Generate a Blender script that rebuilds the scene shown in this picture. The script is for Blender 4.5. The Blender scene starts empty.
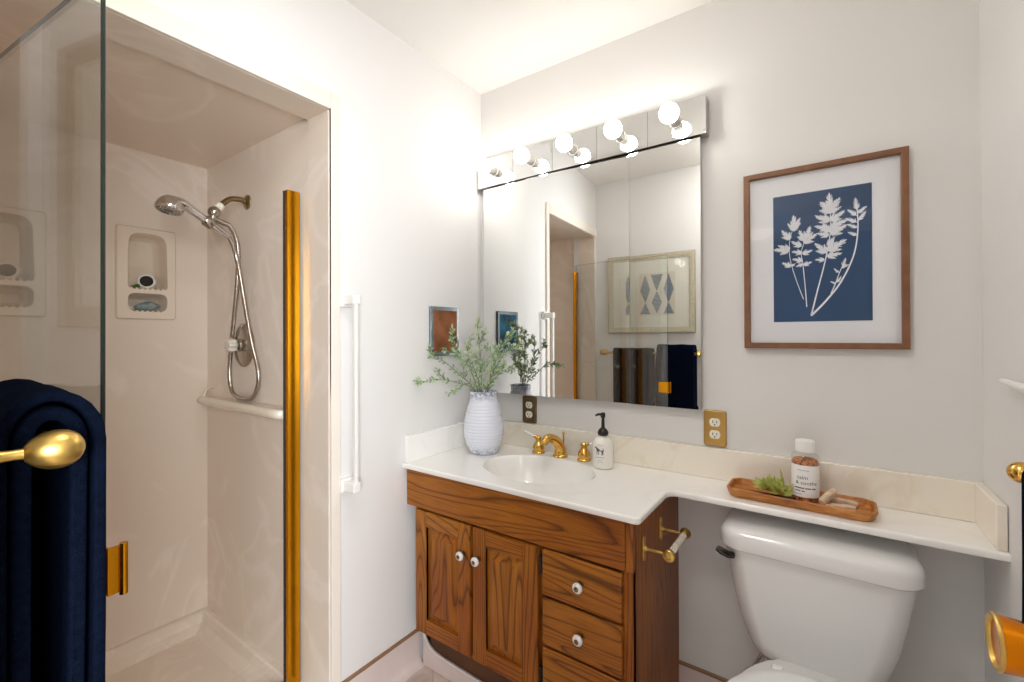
import bpy, bmesh, math, random
from mathutils import Vector, Matrix
random.seed(7)
SC = bpy.context.scene
COL = SC.collection
PI = math.pi

# ------------------------------------------------------------------ camera, world, large lights, exposure
FPX = 447.07
cam_d = bpy.data.cameras.new('camera')
cam_d.sensor_fit = 'HORIZONTAL'
cam_d.sensor_width = 36.0
cam_d.lens = 36.0 * FPX / 1024.0
cam_d.shift_x = (512 - 511.28) / 1024.0
cam_d.shift_y = -(341 - 334.26) / 1024.0
cam_d.clip_start = 0.02
cam = bpy.data.objects.new('camera', cam_d)
COL.objects.link(cam)
_R = Vector((0.81684827, 0.57683974, -0.0038484))
_U = Vector((0.00594845, -0.00175206, 0.99998077))
_F = Vector((-0.57682191, 0.81685546, 0.00486247))
M = Matrix.Identity(4)
for i in range(3):
    M[i][0] = _R[i]; M[i][1] = _U[i]; M[i][2] = -_F[i]
M[2][3] = 1.294
cam.matrix_world = M
SC.camera = cam

world = bpy.data.worlds.new('daylight')
SC.world = world
world.use_nodes = True
bg = world.node_tree.nodes['Background']
bg.inputs['Color'].default_value = (0.93, 0.96, 1.0, 1)
bg.inputs['Strength'].default_value = 0.35

def area_light(name, loc, target, size, size_y, power, color):
    d = bpy.data.lights.new(name, 'AREA')
    d.shape = 'RECTANGLE'; d.size = size; d.size_y = size_y
    d.energy = power; d.color = color
    o = bpy.data.objects.new(name, d); COL.objects.link(o)
    o.location = loc
    o.rotation_euler = (Vector(target) - Vector(loc)).to_track_quat('-Z', 'Y').to_euler()
    return o
# daylight from the bedroom window on the far side of the hall behind the camera
area_light('window_daylight', (1.75, -1.05, 1.45), (-2.2, 0.5, 1.1), 1.3, 1.5, 112, (0.90, 0.95, 1.0))
BULB_STRENGTH = 18.0
FILL_DOME_STRENGTH = 20.0
DOME_STRENGTH = 2.5

SC.view_settings.view_transform = 'Standard'
SC.view_settings.look = 'None'
SC.view_settings.gamma = 1.0
SC.view_settings.use_curve_mapping = False
SC.view_settings.exposure = 0.86
SC.cycles.use_denoising = True
SC.cycles.max_bounces = 14
SC.cycles.diffuse_bounces = 6
SC.cycles.glossy_bounces = 8
SC.cycles.transparent_max_bounces = 16
SC.cycles.sample_clamp_indirect = 6.0
SC.cycles.caustics_reflective = False
SC.cycles.caustics_refractive = False

# ------------------------------------------------------------------ materials
def lin(h):
    h = h.lstrip('#')
    out = []
    for i in (0, 2, 4):
        c = int(h[i:i+2], 16) / 255.0
        out.append(c / 12.92 if c <= 0.04045 else ((c + 0.055) / 1.055) ** 2.4)
    return (out[0], out[1], out[2], 1.0)

class Mat:
    def __init__(s, name):
        s.m = bpy.data.materials.new(name); s.m.use_nodes = True
        s.nt = s.m.node_tree; s.n = s.nt.nodes; s.l = s.nt.links
        s.b = s.n['Principled BSDF']; s.out = s.n['Material Output']
    def node(s, t, **kw):
        n = s.n.new(t)
        for k, v in kw.items():
            if k in n.inputs: n.inputs[k].default_value = v
            else: setattr(n, k, v)
        return n
    def link(s, a, b): s.l.new(a, b)
    def coords(s, scale=(1, 1, 1), rot=(0, 0, 0)):
        t = s.node('ShaderNodeTexCoord'); mp = s.node('ShaderNodeMapping')
        mp.inputs['Scale'].default_value = scale; mp.inputs['Rotation'].default_value = rot
        s.link(t.outputs['Object'], mp.inputs['Vector']); return mp.outputs['Vector']
    def ramp(s, fac, stops):
        r = s.node('ShaderNodeValToRGB'); e = r.color_ramp.elements
        while len(e) < len(stops): e.new(0.5)
        for el, (p, c) in zip(e, stops): el.position = p; el.color = c
        s.link(fac, r.inputs['Fac']); return r.outputs['Color']
    def bump(s, height, strength=0.2, dist=0.002):
        b = s.node('ShaderNodeBump'); b.inputs['Strength'].default_value = strength; b.inputs['Distance'].default_value = dist
        s.link(height, b.inputs['Height']); s.link(b.outputs['Normal'], s.b.inputs['Normal']); return b

def plain(name, col, rough=0.5, metal=0.0, noise=0.0, nscale=30, bump=0.0, bscale=200, coat=0.0, spec=None, sheen=0.0):
    m = Mat(name)
    c = lin(col)
    m.b.inputs['Base Color'].default_value = c
    m.b.inputs['Roughness'].default_value = rough
    m.b.inputs['Metallic'].default_value = metal
    if coat: m.b.inputs['Coat Weight'].default_value = coat; m.b.inputs['Coat Roughness'].default_value = 0.06
    if sheen: m.b.inputs['Sheen Weight'].default_value = sheen
    if spec is not None: m.b.inputs['Specular IOR Level'].default_value = spec
    v = None
    if noise:
        v = m.coords()
        nz = m.node('ShaderNodeTexNoise', Scale=nscale, Detail=4.0)
        m.link(v, nz.inputs['Vector'])
        a = tuple(x * (1 - noise) for x in c[:3]) + (1,); b2 = tuple(min(1, x * (1 + noise)) for x in c[:3]) + (1,)
        m.link(m.ramp(nz.outputs['Fac'], [(0.3, a), (0.7, b2)]), m.b.inputs['Base Color'])
    if bump:
        v = v or m.coords()
        nb = m.node('ShaderNodeTexNoise', Scale=bscale, Detail=3.0)
        m.link(v, nb.inputs['Vector']); m.bump(nb.outputs['Fac'], bump)
    return m.m

def oak(name, grain):
    """stained oak with cathedral grain running along one axis"""
    m = Mat(name)
    i = 'xyz'.index(grain)
    sc = [1.0, 1.0, 1.0]; sc[i] = 0.10
    oi = m.node('ShaderNodeObjectInfo')
    t = m.node('ShaderNodeTexCoord')
    add = m.node('ShaderNodeVectorMath', operation='MULTIPLY_ADD')
    m.link(oi.outputs['Random'], add.inputs[0]); add.inputs[1].default_value = (3.1, 1.7, 2.3)
    m.link(t.outputs['Object'], add.inputs[2])
    mp = m.node('ShaderNodeMapping'); mp.inputs['Scale'].default_value = sc
    m.link(add.outputs[0], mp.inputs['Vector'])
    n1 = m.node('ShaderNodeTexNoise', Scale=7.5, Detail=1.5, Roughness=0.4)
    m.link(mp.outputs['Vector'], n1.inputs['Vector'])
    mul = m.node('ShaderNodeMath', operation='MULTIPLY'); mul.inputs[1].default_value = 21.0
    m.link(n1.outputs['Fac'], mul.inputs[0])
    fr = m.node('ShaderNodeMath', operation='FRACT'); m.link(mul.outputs[0], fr.inputs[0])
    # fine pores
    sp = [260.0, 260.0, 260.0]; sp[i] = 9.0
    mp2 = m.node('ShaderNodeMapping'); mp2.inputs['Scale'].default_value = sp
    m.link(add.outputs[0], mp2.inputs['Vector'])
    n2 = m.node('ShaderNodeTexNoise', Scale=1.0, Detail=3.0, Roughness=0.6)
    m.link(mp2.outputs['Vector'], n2.inputs['Vector'])
    # broad tone change
    n3 = m.node('ShaderNodeTexNoise', Scale=2.2, Detail=2.0)
    m.link(add.outputs[0], n3.inputs['Vector'])
    c1 = m.ramp(fr.outputs[0], [(0.0, lin('68390c')), (0.12, lin('955a18')), (0.30, lin('ae6d1f')), (0.85, lin('ab6a1e')), (0.95, lin('965b18')), (1.0, lin('68390c'))])
    c2 = m.ramp(n2.outputs['Fac'], [(0.36, lin('7d6040')), (0.56, (1, 1, 1, 1))])
    mx = m.node('ShaderNodeMixRGB', blend_type='MULTIPLY'); mx.inputs['Fac'].default_value = 0.35
    m.link(c1, mx.inputs[1]); m.link(c2, mx.inputs[2])
    c3 = m.ramp(n3.outputs['Fac'], [(0.35, lin('cfa884')), (0.65, (1, 1, 1, 1))])
    mx2 = m.node('ShaderNodeMixRGB', blend_type='MULTIPLY'); mx2.inputs['Fac'].default_value = 0.8
    m.link(mx.outputs[0], mx2.inputs[1]); m.link(c3, mx2.inputs[2])
    m.link(mx2.outputs[0], m.b.inputs['Base Color'])
    m.b.inputs['Roughness'].default_value = 0.42
    m.b.inputs['Specular IOR Level'].default_value = 0.35
    m.bump(fr.outputs[0], 0.08, 0.0008)
    return m.m

def marble(name, base, vein, amount, rough=0.22, scale=2.4, coat=0.2):
    m = Mat(name); v = m.coords()
    n1 = m.node('ShaderNodeTexNoise', Scale=scale, Detail=6.0, Distortion=1.4)
    m.link(v, n1.inputs['Vector'])
    c = m.ramp(n1.outputs['Fac'], [(0.0, lin(base)), (0.52, lin(base)), (0.57, lin(vein)), (0.62, lin(base)), (1.0, lin(base))])
    mx = m.node('ShaderNodeMixRGB'); mx.inputs['Fac'].default_value = amount
    mx.inputs[1].default_value = lin(base); m.link(c, mx.inputs[2])
    m.link(mx.outputs[0], m.b.inputs['Base Color'])
    m.b.inputs['Roughness'].default_value = rough
    m.b.inputs['Coat Weight'].default_value = coat; m.b.inputs['Coat Roughness'].default_value = 0.08
    return m.m

def clear_glass(name, tint=(1, 1, 1), ior=1.45, rough=0.0):
    m = Mat(name)
    tr = m.node('ShaderNodeBsdfTransparent'); tr.inputs['Color'].default_value = tint + (1,)
    gl = m.node('ShaderNodeBsdfGlossy'); gl.inputs['Roughness'].default_value = rough
    lw = m.node('ShaderNodeLayerWeight', Blend=0.5)
    pw = m.node('ShaderNodeMath', operation='POWER'); pw.inputs[1].default_value = 5.0
    m.link(lw.outputs['Facing'], pw.inputs[0])
    fr = m.node('ShaderNodeMath', operation='MULTIPLY_ADD'); f0 = ((ior-1)/(ior+1))**2
    fr.inputs[1].default_value = 1-f0; fr.inputs[2].default_value = f0
    m.link(pw.outputs[0], fr.inputs[0])
    mx = m.node('ShaderNodeMixShader')
    m.link(fr.outputs[0], mx.inputs['Fac']); m.link(tr.outputs[0], mx.inputs[1]); m.link(gl.outputs[0], mx.inputs[2])
    m.link(mx.outputs[0], m.out.inputs['Surface'])
    return m.m

def emitter(name, col, strength):
    m = Mat(name)
    e = m.node('ShaderNodeEmission'); e.inputs['Color'].default_value = lin(col); e.inputs['Strength'].default_value = strength
    m.link(e.outputs[0], m.out.inputs['Surface']); return m.m

def terry(name, col):
    m = Mat(name); v = m.coords()
    vo = m.node('ShaderNodeTexVoronoi', Scale=105.0); m.link(v, vo.inputs['Vector'])
    nz = m.node('ShaderNodeTexNoise', Scale=900.0, Detail=2.0); m.link(v, nz.inputs['Vector'])
    ad = m.node('ShaderNodeMath', operation='MULTIPLY_ADD'); ad.inputs[1].default_value = 0.35
    m.link(vo.outputs['Distance'], ad.inputs[0]); m.link(nz.outputs['Fac'], ad.inputs[2])
    c = lin(col)
    m.link(m.ramp(ad.outputs[0], [(0.45, tuple(x * 0.35 for x in c[:3]) + (1,)), (1.2, tuple(x * 1.7 for x in c[:3]) + (1,))]), m.b.inputs['Base Color'])  # loop relief: light and dark of the pile put into the colour
    m.b.inputs['Roughness'].default_value = 0.95
    m.b.inputs['Specular IOR Level'].default_value = 0.02
    m.b.inputs['Sheen Weight'].default_value = 0.02
    m.b.inputs['Sheen Tint'].default_value = (0.25, 0.4, 0.75, 1)
    m.bump(ad.outputs[0], 1.0, 0.012)
    return m.m

def vinyl(name):
    m = Mat(name); v = m.coords((3.3, 3.3, 3.3), (0, 0, 0.78))
    br = m.node('ShaderNodeTexBrick', Scale=1.0); br.offset = 0.0
    br.inputs['Brick Width'].default_value = 1.0; br.inputs['Row Height'].default_value = 1.0
    br.inputs['Mortar Size'].default_value = 0.012; br.inputs['Mortar Smooth'].default_value = 0.35
    br.inputs['Color1'].default_value = lin('d9cabf'); br.inputs['Color2'].default_value = lin('d3c4bb'); br.inputs['Mortar'].default_value = lin('c2b1a8')
    m.link(v, br.inputs['Vector'])
    nz = m.node('ShaderNodeTexNoise', Scale=5.0, Detail=5.0); m.link(v, nz.inputs['Vector'])
    c2 = m.ramp(nz.outputs['Fac'], [(0.35, lin('e8ddd8')), (0.65, (1, 1, 1, 1))])
    mx = m.node('ShaderNodeMixRGB', blend_type='MULTIPLY'); mx.inputs['Fac'].default_value = 1.0
    m.link(br.outputs['Color'], mx.inputs[1]); m.link(c2, mx.inputs[2]); m.link(mx.outputs[0], m.b.inputs['Base Color'])
    m.b.inputs['Roughness'].default_value = 0.35
    return m.m

def paint(name, col):
    m = Mat(name); v = m.coords()
    m.b.inputs['Base Color'].default_value = lin(col); m.b.inputs['Roughness'].default_value = 0.62
    m.b.inputs['Specular IOR Level'].default_value = 0.3
    n = m.node('ShaderNodeTexNoise', Scale=38.0, Detail=3.0); m.link(v, n.inputs['Vector'])
    m.bump(n.outputs['Fac'], 0.10, 0.003)
    return m.m

def vase_glaze(name):
    m = Mat(name); v = m.coords()
    sx = m.node('ShaderNodeSeparateXYZ'); m.link(v, sx.inputs[0])
    n = m.node('ShaderNodeTexNoise', Scale=90.0, Detail=4.0); m.link(v, n.inputs['Vector'])
    # speckle is strongest near foot and neck (unglazed bands)
    a = m.node('ShaderNodeMath', operation='SUBTRACT'); m.link(sx.outputs['Z'], a.inputs[0]); a.inputs[1].default_value = 0.126
    b = m.node('ShaderNodeMath', operation='ABSOLUTE'); m.link(a.outputs[0], b.inputs[0])
    c = m.node('ShaderNodeMapRange'); m.link(b.outputs[0], c.inputs['Value'])
    c.inputs['From Min'].default_value = 0.085; c.inputs['From Max'].default_value = 0.122
    d = m.node('ShaderNodeMath', operation='MULTIPLY'); m.link(c.outputs[0], d.inputs[0])
    sp = m.ramp(n.outputs['Fac'], [(0.42, (0, 0, 0, 1)), (0.58, (1, 1, 1, 1))])
    m.link(sp, d.inputs[1])
    mx = m.node('ShaderNodeMixRGB'); m.link(d.outputs[0], mx.inputs['Fac'])
    mx.inputs[1].default_value = lin('e3e6f0'); mx.inputs[2].default_value = lin('8d93ab')
    m.link(mx.outputs[0], m.b.inputs['Base Color'])
    m.b.inputs['Roughness'].default_value = 0.35
    m.bump(n.outputs['Fac'], 0.12, 0.002)
    return m.m

def basket_wood(name):
    m = Mat(name); v = m.coords((1, 6, 6))
    w = m.node('ShaderNodeTexNoise', Scale=14.0, Detail=5.0, Distortion=0.8); m.link(v, w.inputs['Vector'])
    m.link(m.ramp(w.outputs['Fac'], [(0.3, lin('8a4f1f')), (0.55, lin('c07c38')), (0.75, lin('d79a55'))]), m.b.inputs['Base Color'])
    m.b.inputs['Roughness'].default_value = 0.4
    return m.m

W_WALL = paint('white_wall_paint', 'e6e4e2')
W_BACK = paint('shaded_wall_paint', 'e0dedb')  # same paint as the other walls, its weaker light put into the colour
W_CEIL = paint('ceiling_paint', 'f0eeea')
TRIM = plain('cream_trim_paint', 'ebe2d6', 0.4)
WHITE_TRIM = plain('white_trim_paint', 'eeeae4', 0.4)
SURROUND = marble('shower_cultured_marble', 'e5d7c8', 'eee2d6', 0.8, 0.32, 2.0, 0.1)
PAN = marble('shower_pan_marble', 'e4d6c6', 'ece0d2', 0.7, 0.3, 5.0)
FLOOR = vinyl('floor_vinyl')
COVE = plain('cove_base_vinyl', 'dccdc6', 0.4, noise=0.05, nscale=12)
COVE_CAP = plain('cove_cap_brown', '8c6a4c', 0.5)
OAK_V = oak('oak_vertical', 'z')
OAK_H = oak('oak_horizontal', 'x')
OAK_SIDE = oak('oak_side_panel', 'z')
DARK = plain('dark_recess', '3b2414', 0.7)
COUNTER = marble('counter_cultured_marble', 'f6f4f0', 'efebe4', 0.5, 0.16, 3.0, 0.4)
SPLASH = marble('splash_cultured_marble', 'f1e9db', 'e8dcc8', 0.7, 0.2, 3.5, 0.3)
PORC = plain('white_porcelain', 'e9e8e6', 0.12, coat=0.5)
PORC_SEAT = plain('white_plastic_seat', 'f2f2f1', 0.2)
MIRROR = plain('mirror_silver', 'f4f5f3', 0.01, 1.0)
MIRROR_EDGE = plain('mirror_edge', 'b9bdb8', 0.1, 1.0)
MIRROR_SIDE = plain('mirror_glass_side', '5f6a62', 0.3)
CHROME = plain('chrome', 'd8d8d8', 0.12, 1.0)
NICKEL = plain('worn_nickel', 'b5ada2', 0.22, 1.0, noise=0.12, nscale=60)
BRONZE_SHADED_BRASS = plain('tarnished_bronze_and_shaded_brass', '8a7352', 0.3, 1.0, noise=0.2, nscale=40)
BRASS = plain('polished_brass', 'e2b25c', 0.16, 1.0, noise=0.08, nscale=25)
BRASS_OLD = plain('worn_brass', 'c9a75c', 0.36, 1.0, noise=0.16, nscale=45)
BRASS_AMBER = plain('amber_brass', 'e09a1c', 0.2, 1.0)
BRASS_DARK = plain('dark_brass', '9a6418', 0.25, 1.0)
GLASS = clear_glass('door_glass', (0.985, 0.995, 0.99), 1.7)
GLASS_EDGE = plain('glass_edge_green', '161d19', 0.25)
PIC_GLASS = clear_glass('picture_glass', (1.0, 1.0, 1.0), 1.35)
ACRYLIC = plain('clear_acrylic', 'd8cfc0', 0.12, noise=0.25, nscale=70)
FRAME_WOOD = plain('brown_frame_wood', '7d5232', 0.45, noise=0.2, nscale=30)
FRAME_SILVER = plain('champagne_frame', 'b9b19c', 0.35, 0.55, noise=0.12, nscale=60)
MAT_WHITE = plain('mat_board_white', 'e9e9ec', 0.8)
MAT_CREAM = plain('mat_board_cream', 'eeecdf', 0.8)
PRINT_BLUE = plain('cyanotype_blue', '083a63', 0.75, noise=0.12, nscale=9)
PRINT_WHITE = plain('print_white', 'e8eaf0', 0.8)
PRINT_PAPER = plain('print_paper', 'e3dccd', 0.8)
PRINT_INK = plain('print_slate_blue', '51718c', 0.8)
IVORY = plain('ivory_plastic', 'efe9d8', 0.35)
BLACK = plain('black_plastic', '17171a', 0.3)
SOCK = plain('socket_grey', 'a9a59d', 0.35)
WHITE_PLASTIC = plain('white_plastic', 'f0eeea', 0.3)
TOWEL = terry('navy_terry', '0c1428')
TOWEL_R = terry('dark_navy_terry', '0c1428')
VASE = vase_glaze('vase_glaze')
LEAF = plain('sage_leaf', '8aa67c', 0.6, noise=0.3, nscale=40)
LEAF_PALE = plain('pale_leaf', 'b8c8a0', 0.6, noise=0.25, nscale=40)
STEM = plain('stem_brown', '6e6a45', 0.7)
LEAF_LIME = plain('lime_leaf', 'a8ad52', 0.55, noise=0.35, nscale=60)
TRAYW = basket_wood('tray_wood')
SALT = plain('amber_salts', 'b4744a', 0.45, noise=0.95, nscale=110, bump=1.0, bscale=110)
PAPER = plain('label_paper', 'f3f2f0', 0.7)
INK = plain('label_ink', '56565c', 0.8)
INK_PALE = plain('label_ink_pale', 'a5a3a2', 0.8)
STICK = plain('pale_wood_stick', 'd2b79c', 0.7, noise=0.18, nscale=60)
MILKY = plain('milky_bottle', 'f1ede6', 0.25, coat=0.4)
GREEN_TOY = plain('green_leafy', '5d7d33', 0.6)
SPONGE = plain('blue_grey_cloth', '8b9b9c', 0.9, noise=0.3, nscale=80, bump=0.5, bscale=120)
TILE_BROWN = plain('tile_brown_reflection', '8a5433', 0.12, noise=0.4, nscale=16, coat=0.6)
TILE_BLUE = plain('tile_blue_glaze', '2f98cc', 0.12, noise=0.6, nscale=20, coat=0.6)
TILE_EDGE = plain('tile_slate_edge', '5e6a6e', 0.2, noise=0.2, nscale=30, coat=0.5)
RUBBER = plain('dark_rubber', '2b2722', 0.6)
BULB = emitter('lit_bulb', 'fffaf3', BULB_STRENGTH)
FILL_DOME = emitter('added_fill_dome', 'fffdf9', FILL_DOME_STRENGTH)
DOME = emitter('lit_dome', 'fff6ea', DOME_STRENGTH)

# ------------------------------------------------------------------ mesh helpers (world coordinates)
def V(*a): return Vector(a)
def frame(axis):
    c = Vector(axis).normalized()
    a = c.orthogonal().normalized()
    if abs(c.z) < 0.9:
        a = Vector((0, 0, 1)).cross(c).normalized()
    return a, c.cross(a), c
FXY = (V(1, 0, 0), V(0, 1, 0), V(0, 0, 1))      # a=x b=y c=z
FXZ = (V(1, 0, 0), V(0, 0, 1), V(0, -1, 0))     # a=x b=z c=-y (out of the back wall)
FYZ = (V(0, 1, 0), V(0, 0, 1), V(1, 0, 0))      # a=y b=z c=+x (out of the left wall)
FXZf = (V(-1, 0, 0), V(0, 0, 1), V(0, 1, 0))    # a=-x b=z c=+y (out of the front wall)
FYZr = (V(0, -1, 0), V(0, 0, 1), V(-1, 0, 0))   # out of the right wall

class MB:
    def __init__(s): s.v = []; s.f = []; s.mi = []
    def add(s, vs, fs, mi=0):
        o = len(s.v); s.v += [Vector(v) for v in vs]
        s.f += [tuple(i + o for i in f) for f in fs]; s.mi += [mi] * len(fs); return s
    def rings(s, rings, close=False, cap0=True, cap1=True, mi=0, capmi=None):
        n = len(rings[0]); vs = [p for r in rings for p in r]; fs = []
        for k in range(len(rings) - 1):
            for i in range(n):
                j = (i + 1) % n
                fs.append((k*n + i, k*n + j, (k+1)*n + j, (k+1)*n + i))
        s.add(vs, fs, mi)
        o = len(s.v) - len(vs)
        if cap0: s.f.append(tuple(o + i for i in reversed(range(n)))); s.mi.append(mi if capmi is None else capmi)
        if cap1: s.f.append(tuple(o + (len(rings)-1)*n + i for i in range(n))); s.mi.append(mi if capmi is None else capmi)
        return s
    def extr(s, poly, c0, c1, r0=0.0, r1=0.0, F=FXY, O=(0, 0, 0), seg=3, nmid=1, mi=0, capmi=None, scale=None):
        A, B, C = F; O = Vector(O); lev = []
        for k in range(seg + 1 if r0 > 0 else 1):
            t = PI/2 * k / seg if r0 > 0 else PI/2
            lev.append((r0*(1 - math.sin(t)), c0 + r0*(1 - math.cos(t))))
        for k in range(1, nmid):
            lev.append((0.0, c0 + r0 + (c1 - r1 - c0 - r0) * k / nmid))
        for k in range(seg, -1, -1) if r1 > 0 else [0]:
            t = PI/2 * k / seg if r1 > 0 else PI/2
            lev.append((r1*(1 - math.sin(t)), c1 - r1*(1 - math.cos(t))))
        rings = []
        for d, c in lev:
            q = inset(poly, d) if d > 1e-9 else poly
            rings.append([O + A*p[0] + B*p[1] + C*c for p in q])
        return s.rings(rings, mi=mi, capmi=capmi)
    def box(s, x0, x1, y0, y1, z0, z1, b=0.0, mi=0, seg=2):
        if b <= 0:
            return s.extr([(x0, y0), (x1, y0), (x1, y1), (x0, y1)], z0, z1, mi=mi)
        return s.extr(rrect(x0, x1, y0, y1, b, seg), z0, z1, b, b, seg=seg, mi=mi)
    def lathe(s, prof, O=(0, 0, 0), axis=(0, 0, 1), n=32, mi=0, sx=1.0, sy=1.0):
        A, B, C = frame(axis) if tuple(axis) != (0, 0, 1) else FXY
        O = Vector(O); rings = []
        for r, h in prof:
            r = max(r, 1e-5)
            rings.append([O + C*h + A*(r*sx*math.cos(2*PI*i/n)) + B*(r*sy*math.sin(2*PI*i/n)) for i in range(n)])
        return s.rings(rings, mi=mi)
    def tube(s, pts, r, n=10, mi=0, cap=True):
        pts = [Vector(p) for p in pts]; m = len(pts)
        rr = r if isinstance(r, (list, tuple)) else [r]*m
        T = []
        for i in range(m):
            T.append((pts[min(i+1, m-1)] - pts[max(i-1, 0)]).normalized())
        nrm = T[0].orthogonal().normalized(); rings = []
        for i in range(m):
            if i: nrm = (nrm - T[i]*nrm.dot(T[i])).normalized()
            bn = T[i].cross(nrm)
            rings.append([pts[i] + nrm*(rr[i]*math.cos(2*PI*k/n)) + bn*(rr[i]*math.sin(2*PI*k/n)) for k in range(n)])
        return s.rings(rings, cap0=cap, cap1=cap, mi=mi)
    def ball(s, c, r, axis=(0, 0, 1), e=1.0, n=20, mi=0):
        return s.lathe([(r*math.sin(PI*k/12), -r*e*math.cos(PI*k/12)) for k in range(13)], c, axis, n, mi)
    def warp(s, fn): s.v = [Vector(fn(v)) for v in s.v]; return s

def inset(poly, d):
    n = len(poly); out = []
    ar = sum(poly[i][0]*poly[(i+1) % n][1] - poly[(i+1) % n][0]*poly[i][1] for i in range(n))
    sg = 1 if ar > 0 else -1
    for i in range(n):
        p, q, r = poly[i-1], poly[i], poly[(i+1) % n]
        def nr(a, b):
            dx, dy = b[0]-a[0], b[1]-a[1]; L = math.hypot(dx, dy) or 1e-9
            return (-dy/L*sg, dx/L*sg)
        n1, n2 = nr(p, q), nr(q, r)
        k = 1 + n1[0]*n2[0] + n1[1]*n2[1]
        k = max(k, 0.3)
        out.append((q[0] + d*(n1[0]+n2[0])/k, q[1] + d*(n1[1]+n2[1])/k))
    return out
def rrect(x0, x1, y0, y1, r, n=4):
    out = []
    for cx, cy, a0 in ((x1-r, y1-r, 0), (x0+r, y1-r, 90), (x0+r, y0+r, 180), (x1-r, y0+r, 270)):
        for k in range(n+1):
            a = math.radians(a0 + 90*k/n); out.append((cx + r*math.cos(a), cy + r*math.sin(a)))
    return out
def ellipse(cx, cy, a, b, n=48):
    return [(cx + a*math.cos(2*PI*i/n), cy + b*math.sin(2*PI*i/n)) for i in range(n)]
def round_corners(pts, rads, n=5):
    out = []; m = len(pts)
    for i in range(m):
        p = Vector(pts[i-1] + (0,)); q = Vector(pts[i] + (0,)); r = Vector(pts[(i+1) % m] + (0,)); rad = rads[i]
        if rad <= 0: out.append((q.x, q.y)); continue
        a = (p-q).normalized(); b = (r-q).normalized()
        for k in range(n+1):
            t = k/n; u = q + a*rad*(1-t)**2 + b*rad*t**2
            out.append((u.x, u.y))
    return out
def smooth_path(pts, k=6):
    P = [Vector(p) for p in pts]; out = []
    for i in range(len(P)-1):
        p0 = P[max(i-1, 0)]; p1 = P[i]; p2 = P[i+1]; p3 = P[min(i+2, len(P)-1)]
        for j in range(k):
            t = j/k
            out.append(0.5*((2*p1) + (p2-p0)*t + (2*p0-5*p1+4*p2-p3)*t*t + (3*p1-p0-3*p2+p3)*t*t*t))
    out.append(P[-1]); return out
def holed_plate(mb, outer, holes, c0, F, O=(0, 0, 0), mi=0):
    """flat face (outer polygon minus hole polygons) at height c0"""
    A, B, C = F; O = Vector(O); bm = bmesh.new(); ed = []
    for poly in [outer] + holes:
        vs = [bm.verts.new((p[0], p[1], 0)) for p in poly]
        ed += [bm.edges.new((vs[i], vs[(i+1) % len(vs)])) for i in range(len(vs))]
    bmesh.ops.triangle_fill(bm, use_beauty=True, use_dissolve=False, edges=ed)
    bm.verts.index_update()
    mb.add([O + A*v.co.x + B*v.co.y + C*c0 for v in bm.verts], [tuple(v.index for v in f.verts) for f in bm.faces], mi)
    bm.free(); return mb

def root_loc(o):
    while o is not None and o.parent is not None: o = o.parent
    return o.location.copy() if o is not None else Vector((0, 0, 0))
def build(name, mb, mats, parent=None, loc=None, angle=40, keep_normals=False):
    off = root_loc(parent) if parent is not None else (Vector(loc) if loc is not None else Vector((0, 0, 0)))
    me = bpy.data.meshes.new(name)
    me.from_pydata([tuple(v - off) for v in mb.v], [], mb.f)
    if not isinstance(mats, (list, tuple)): mats = [mats]
    for m in mats: me.materials.append(m)
    me.polygons.foreach_set('material_index', mb.mi)
    bm = bmesh.new(); bm.from_mesh(me)
    bmesh.ops.remove_doubles(bm, verts=bm.verts, dist=2e-6)
    if not keep_normals: bmesh.ops.recalc_face_normals(bm, faces=bm.faces)
    bm.to_mesh(me); bm.free()
    me.polygons.foreach_set('use_smooth', [True]*len(me.polygons))
    me.set_sharp_from_angle(angle=math.radians(angle))
    o = bpy.data.objects.new(name, me); COL.objects.link(o)
    if angle > 1 and not keep_normals:
        wn = o.modifiers.new('weighted_normals', 'WEIGHTED_NORMAL'); wn.keep_sharp = True; wn.weight = 80
    if parent is not None: o.parent = parent
    else: o.location = off
    return o
def tag(o, label, cat, group=None):
    o['label'] = label; o['category'] = cat
    if group: o['group'] = group
    return o
def thing(name, label, cat, loc, group=None):
    o = bpy.data.objects.new(name, None); COL.objects.link(o)
    o.empty_display_size = 0.05; o.location = loc
    return tag(o, label, cat, group)
def struct(name, mb, mats, **kw):
    o = build(name, mb, mats, **kw); o['kind'] = 'structure'; return o
def text_polys(body, size, align='CENTER'):
    cu = bpy.data.curves.new('lettering', 'FONT'); cu.body = body; cu.size = size; cu.align_x = align
    cu.resolution_u = 2
    o = bpy.data.objects.new('lettering', cu); COL.objects.link(o)
    dg = bpy.context.evaluated_depsgraph_get(); me = o.evaluated_get(dg).to_mesh()
    vs = [(v.co.x, v.co.y) for v in me.vertices]; fs = [tuple(p.vertices) for p in me.polygons]
    o.evaluated_get(dg).to_mesh_clear()
    bpy.data.objects.remove(o); bpy.data.curves.remove(cu)
    return vs, fs

XL, XR, YB, YF, ZC = -1.332, 0.3275, 1.646, 0.05, 2.44
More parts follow.
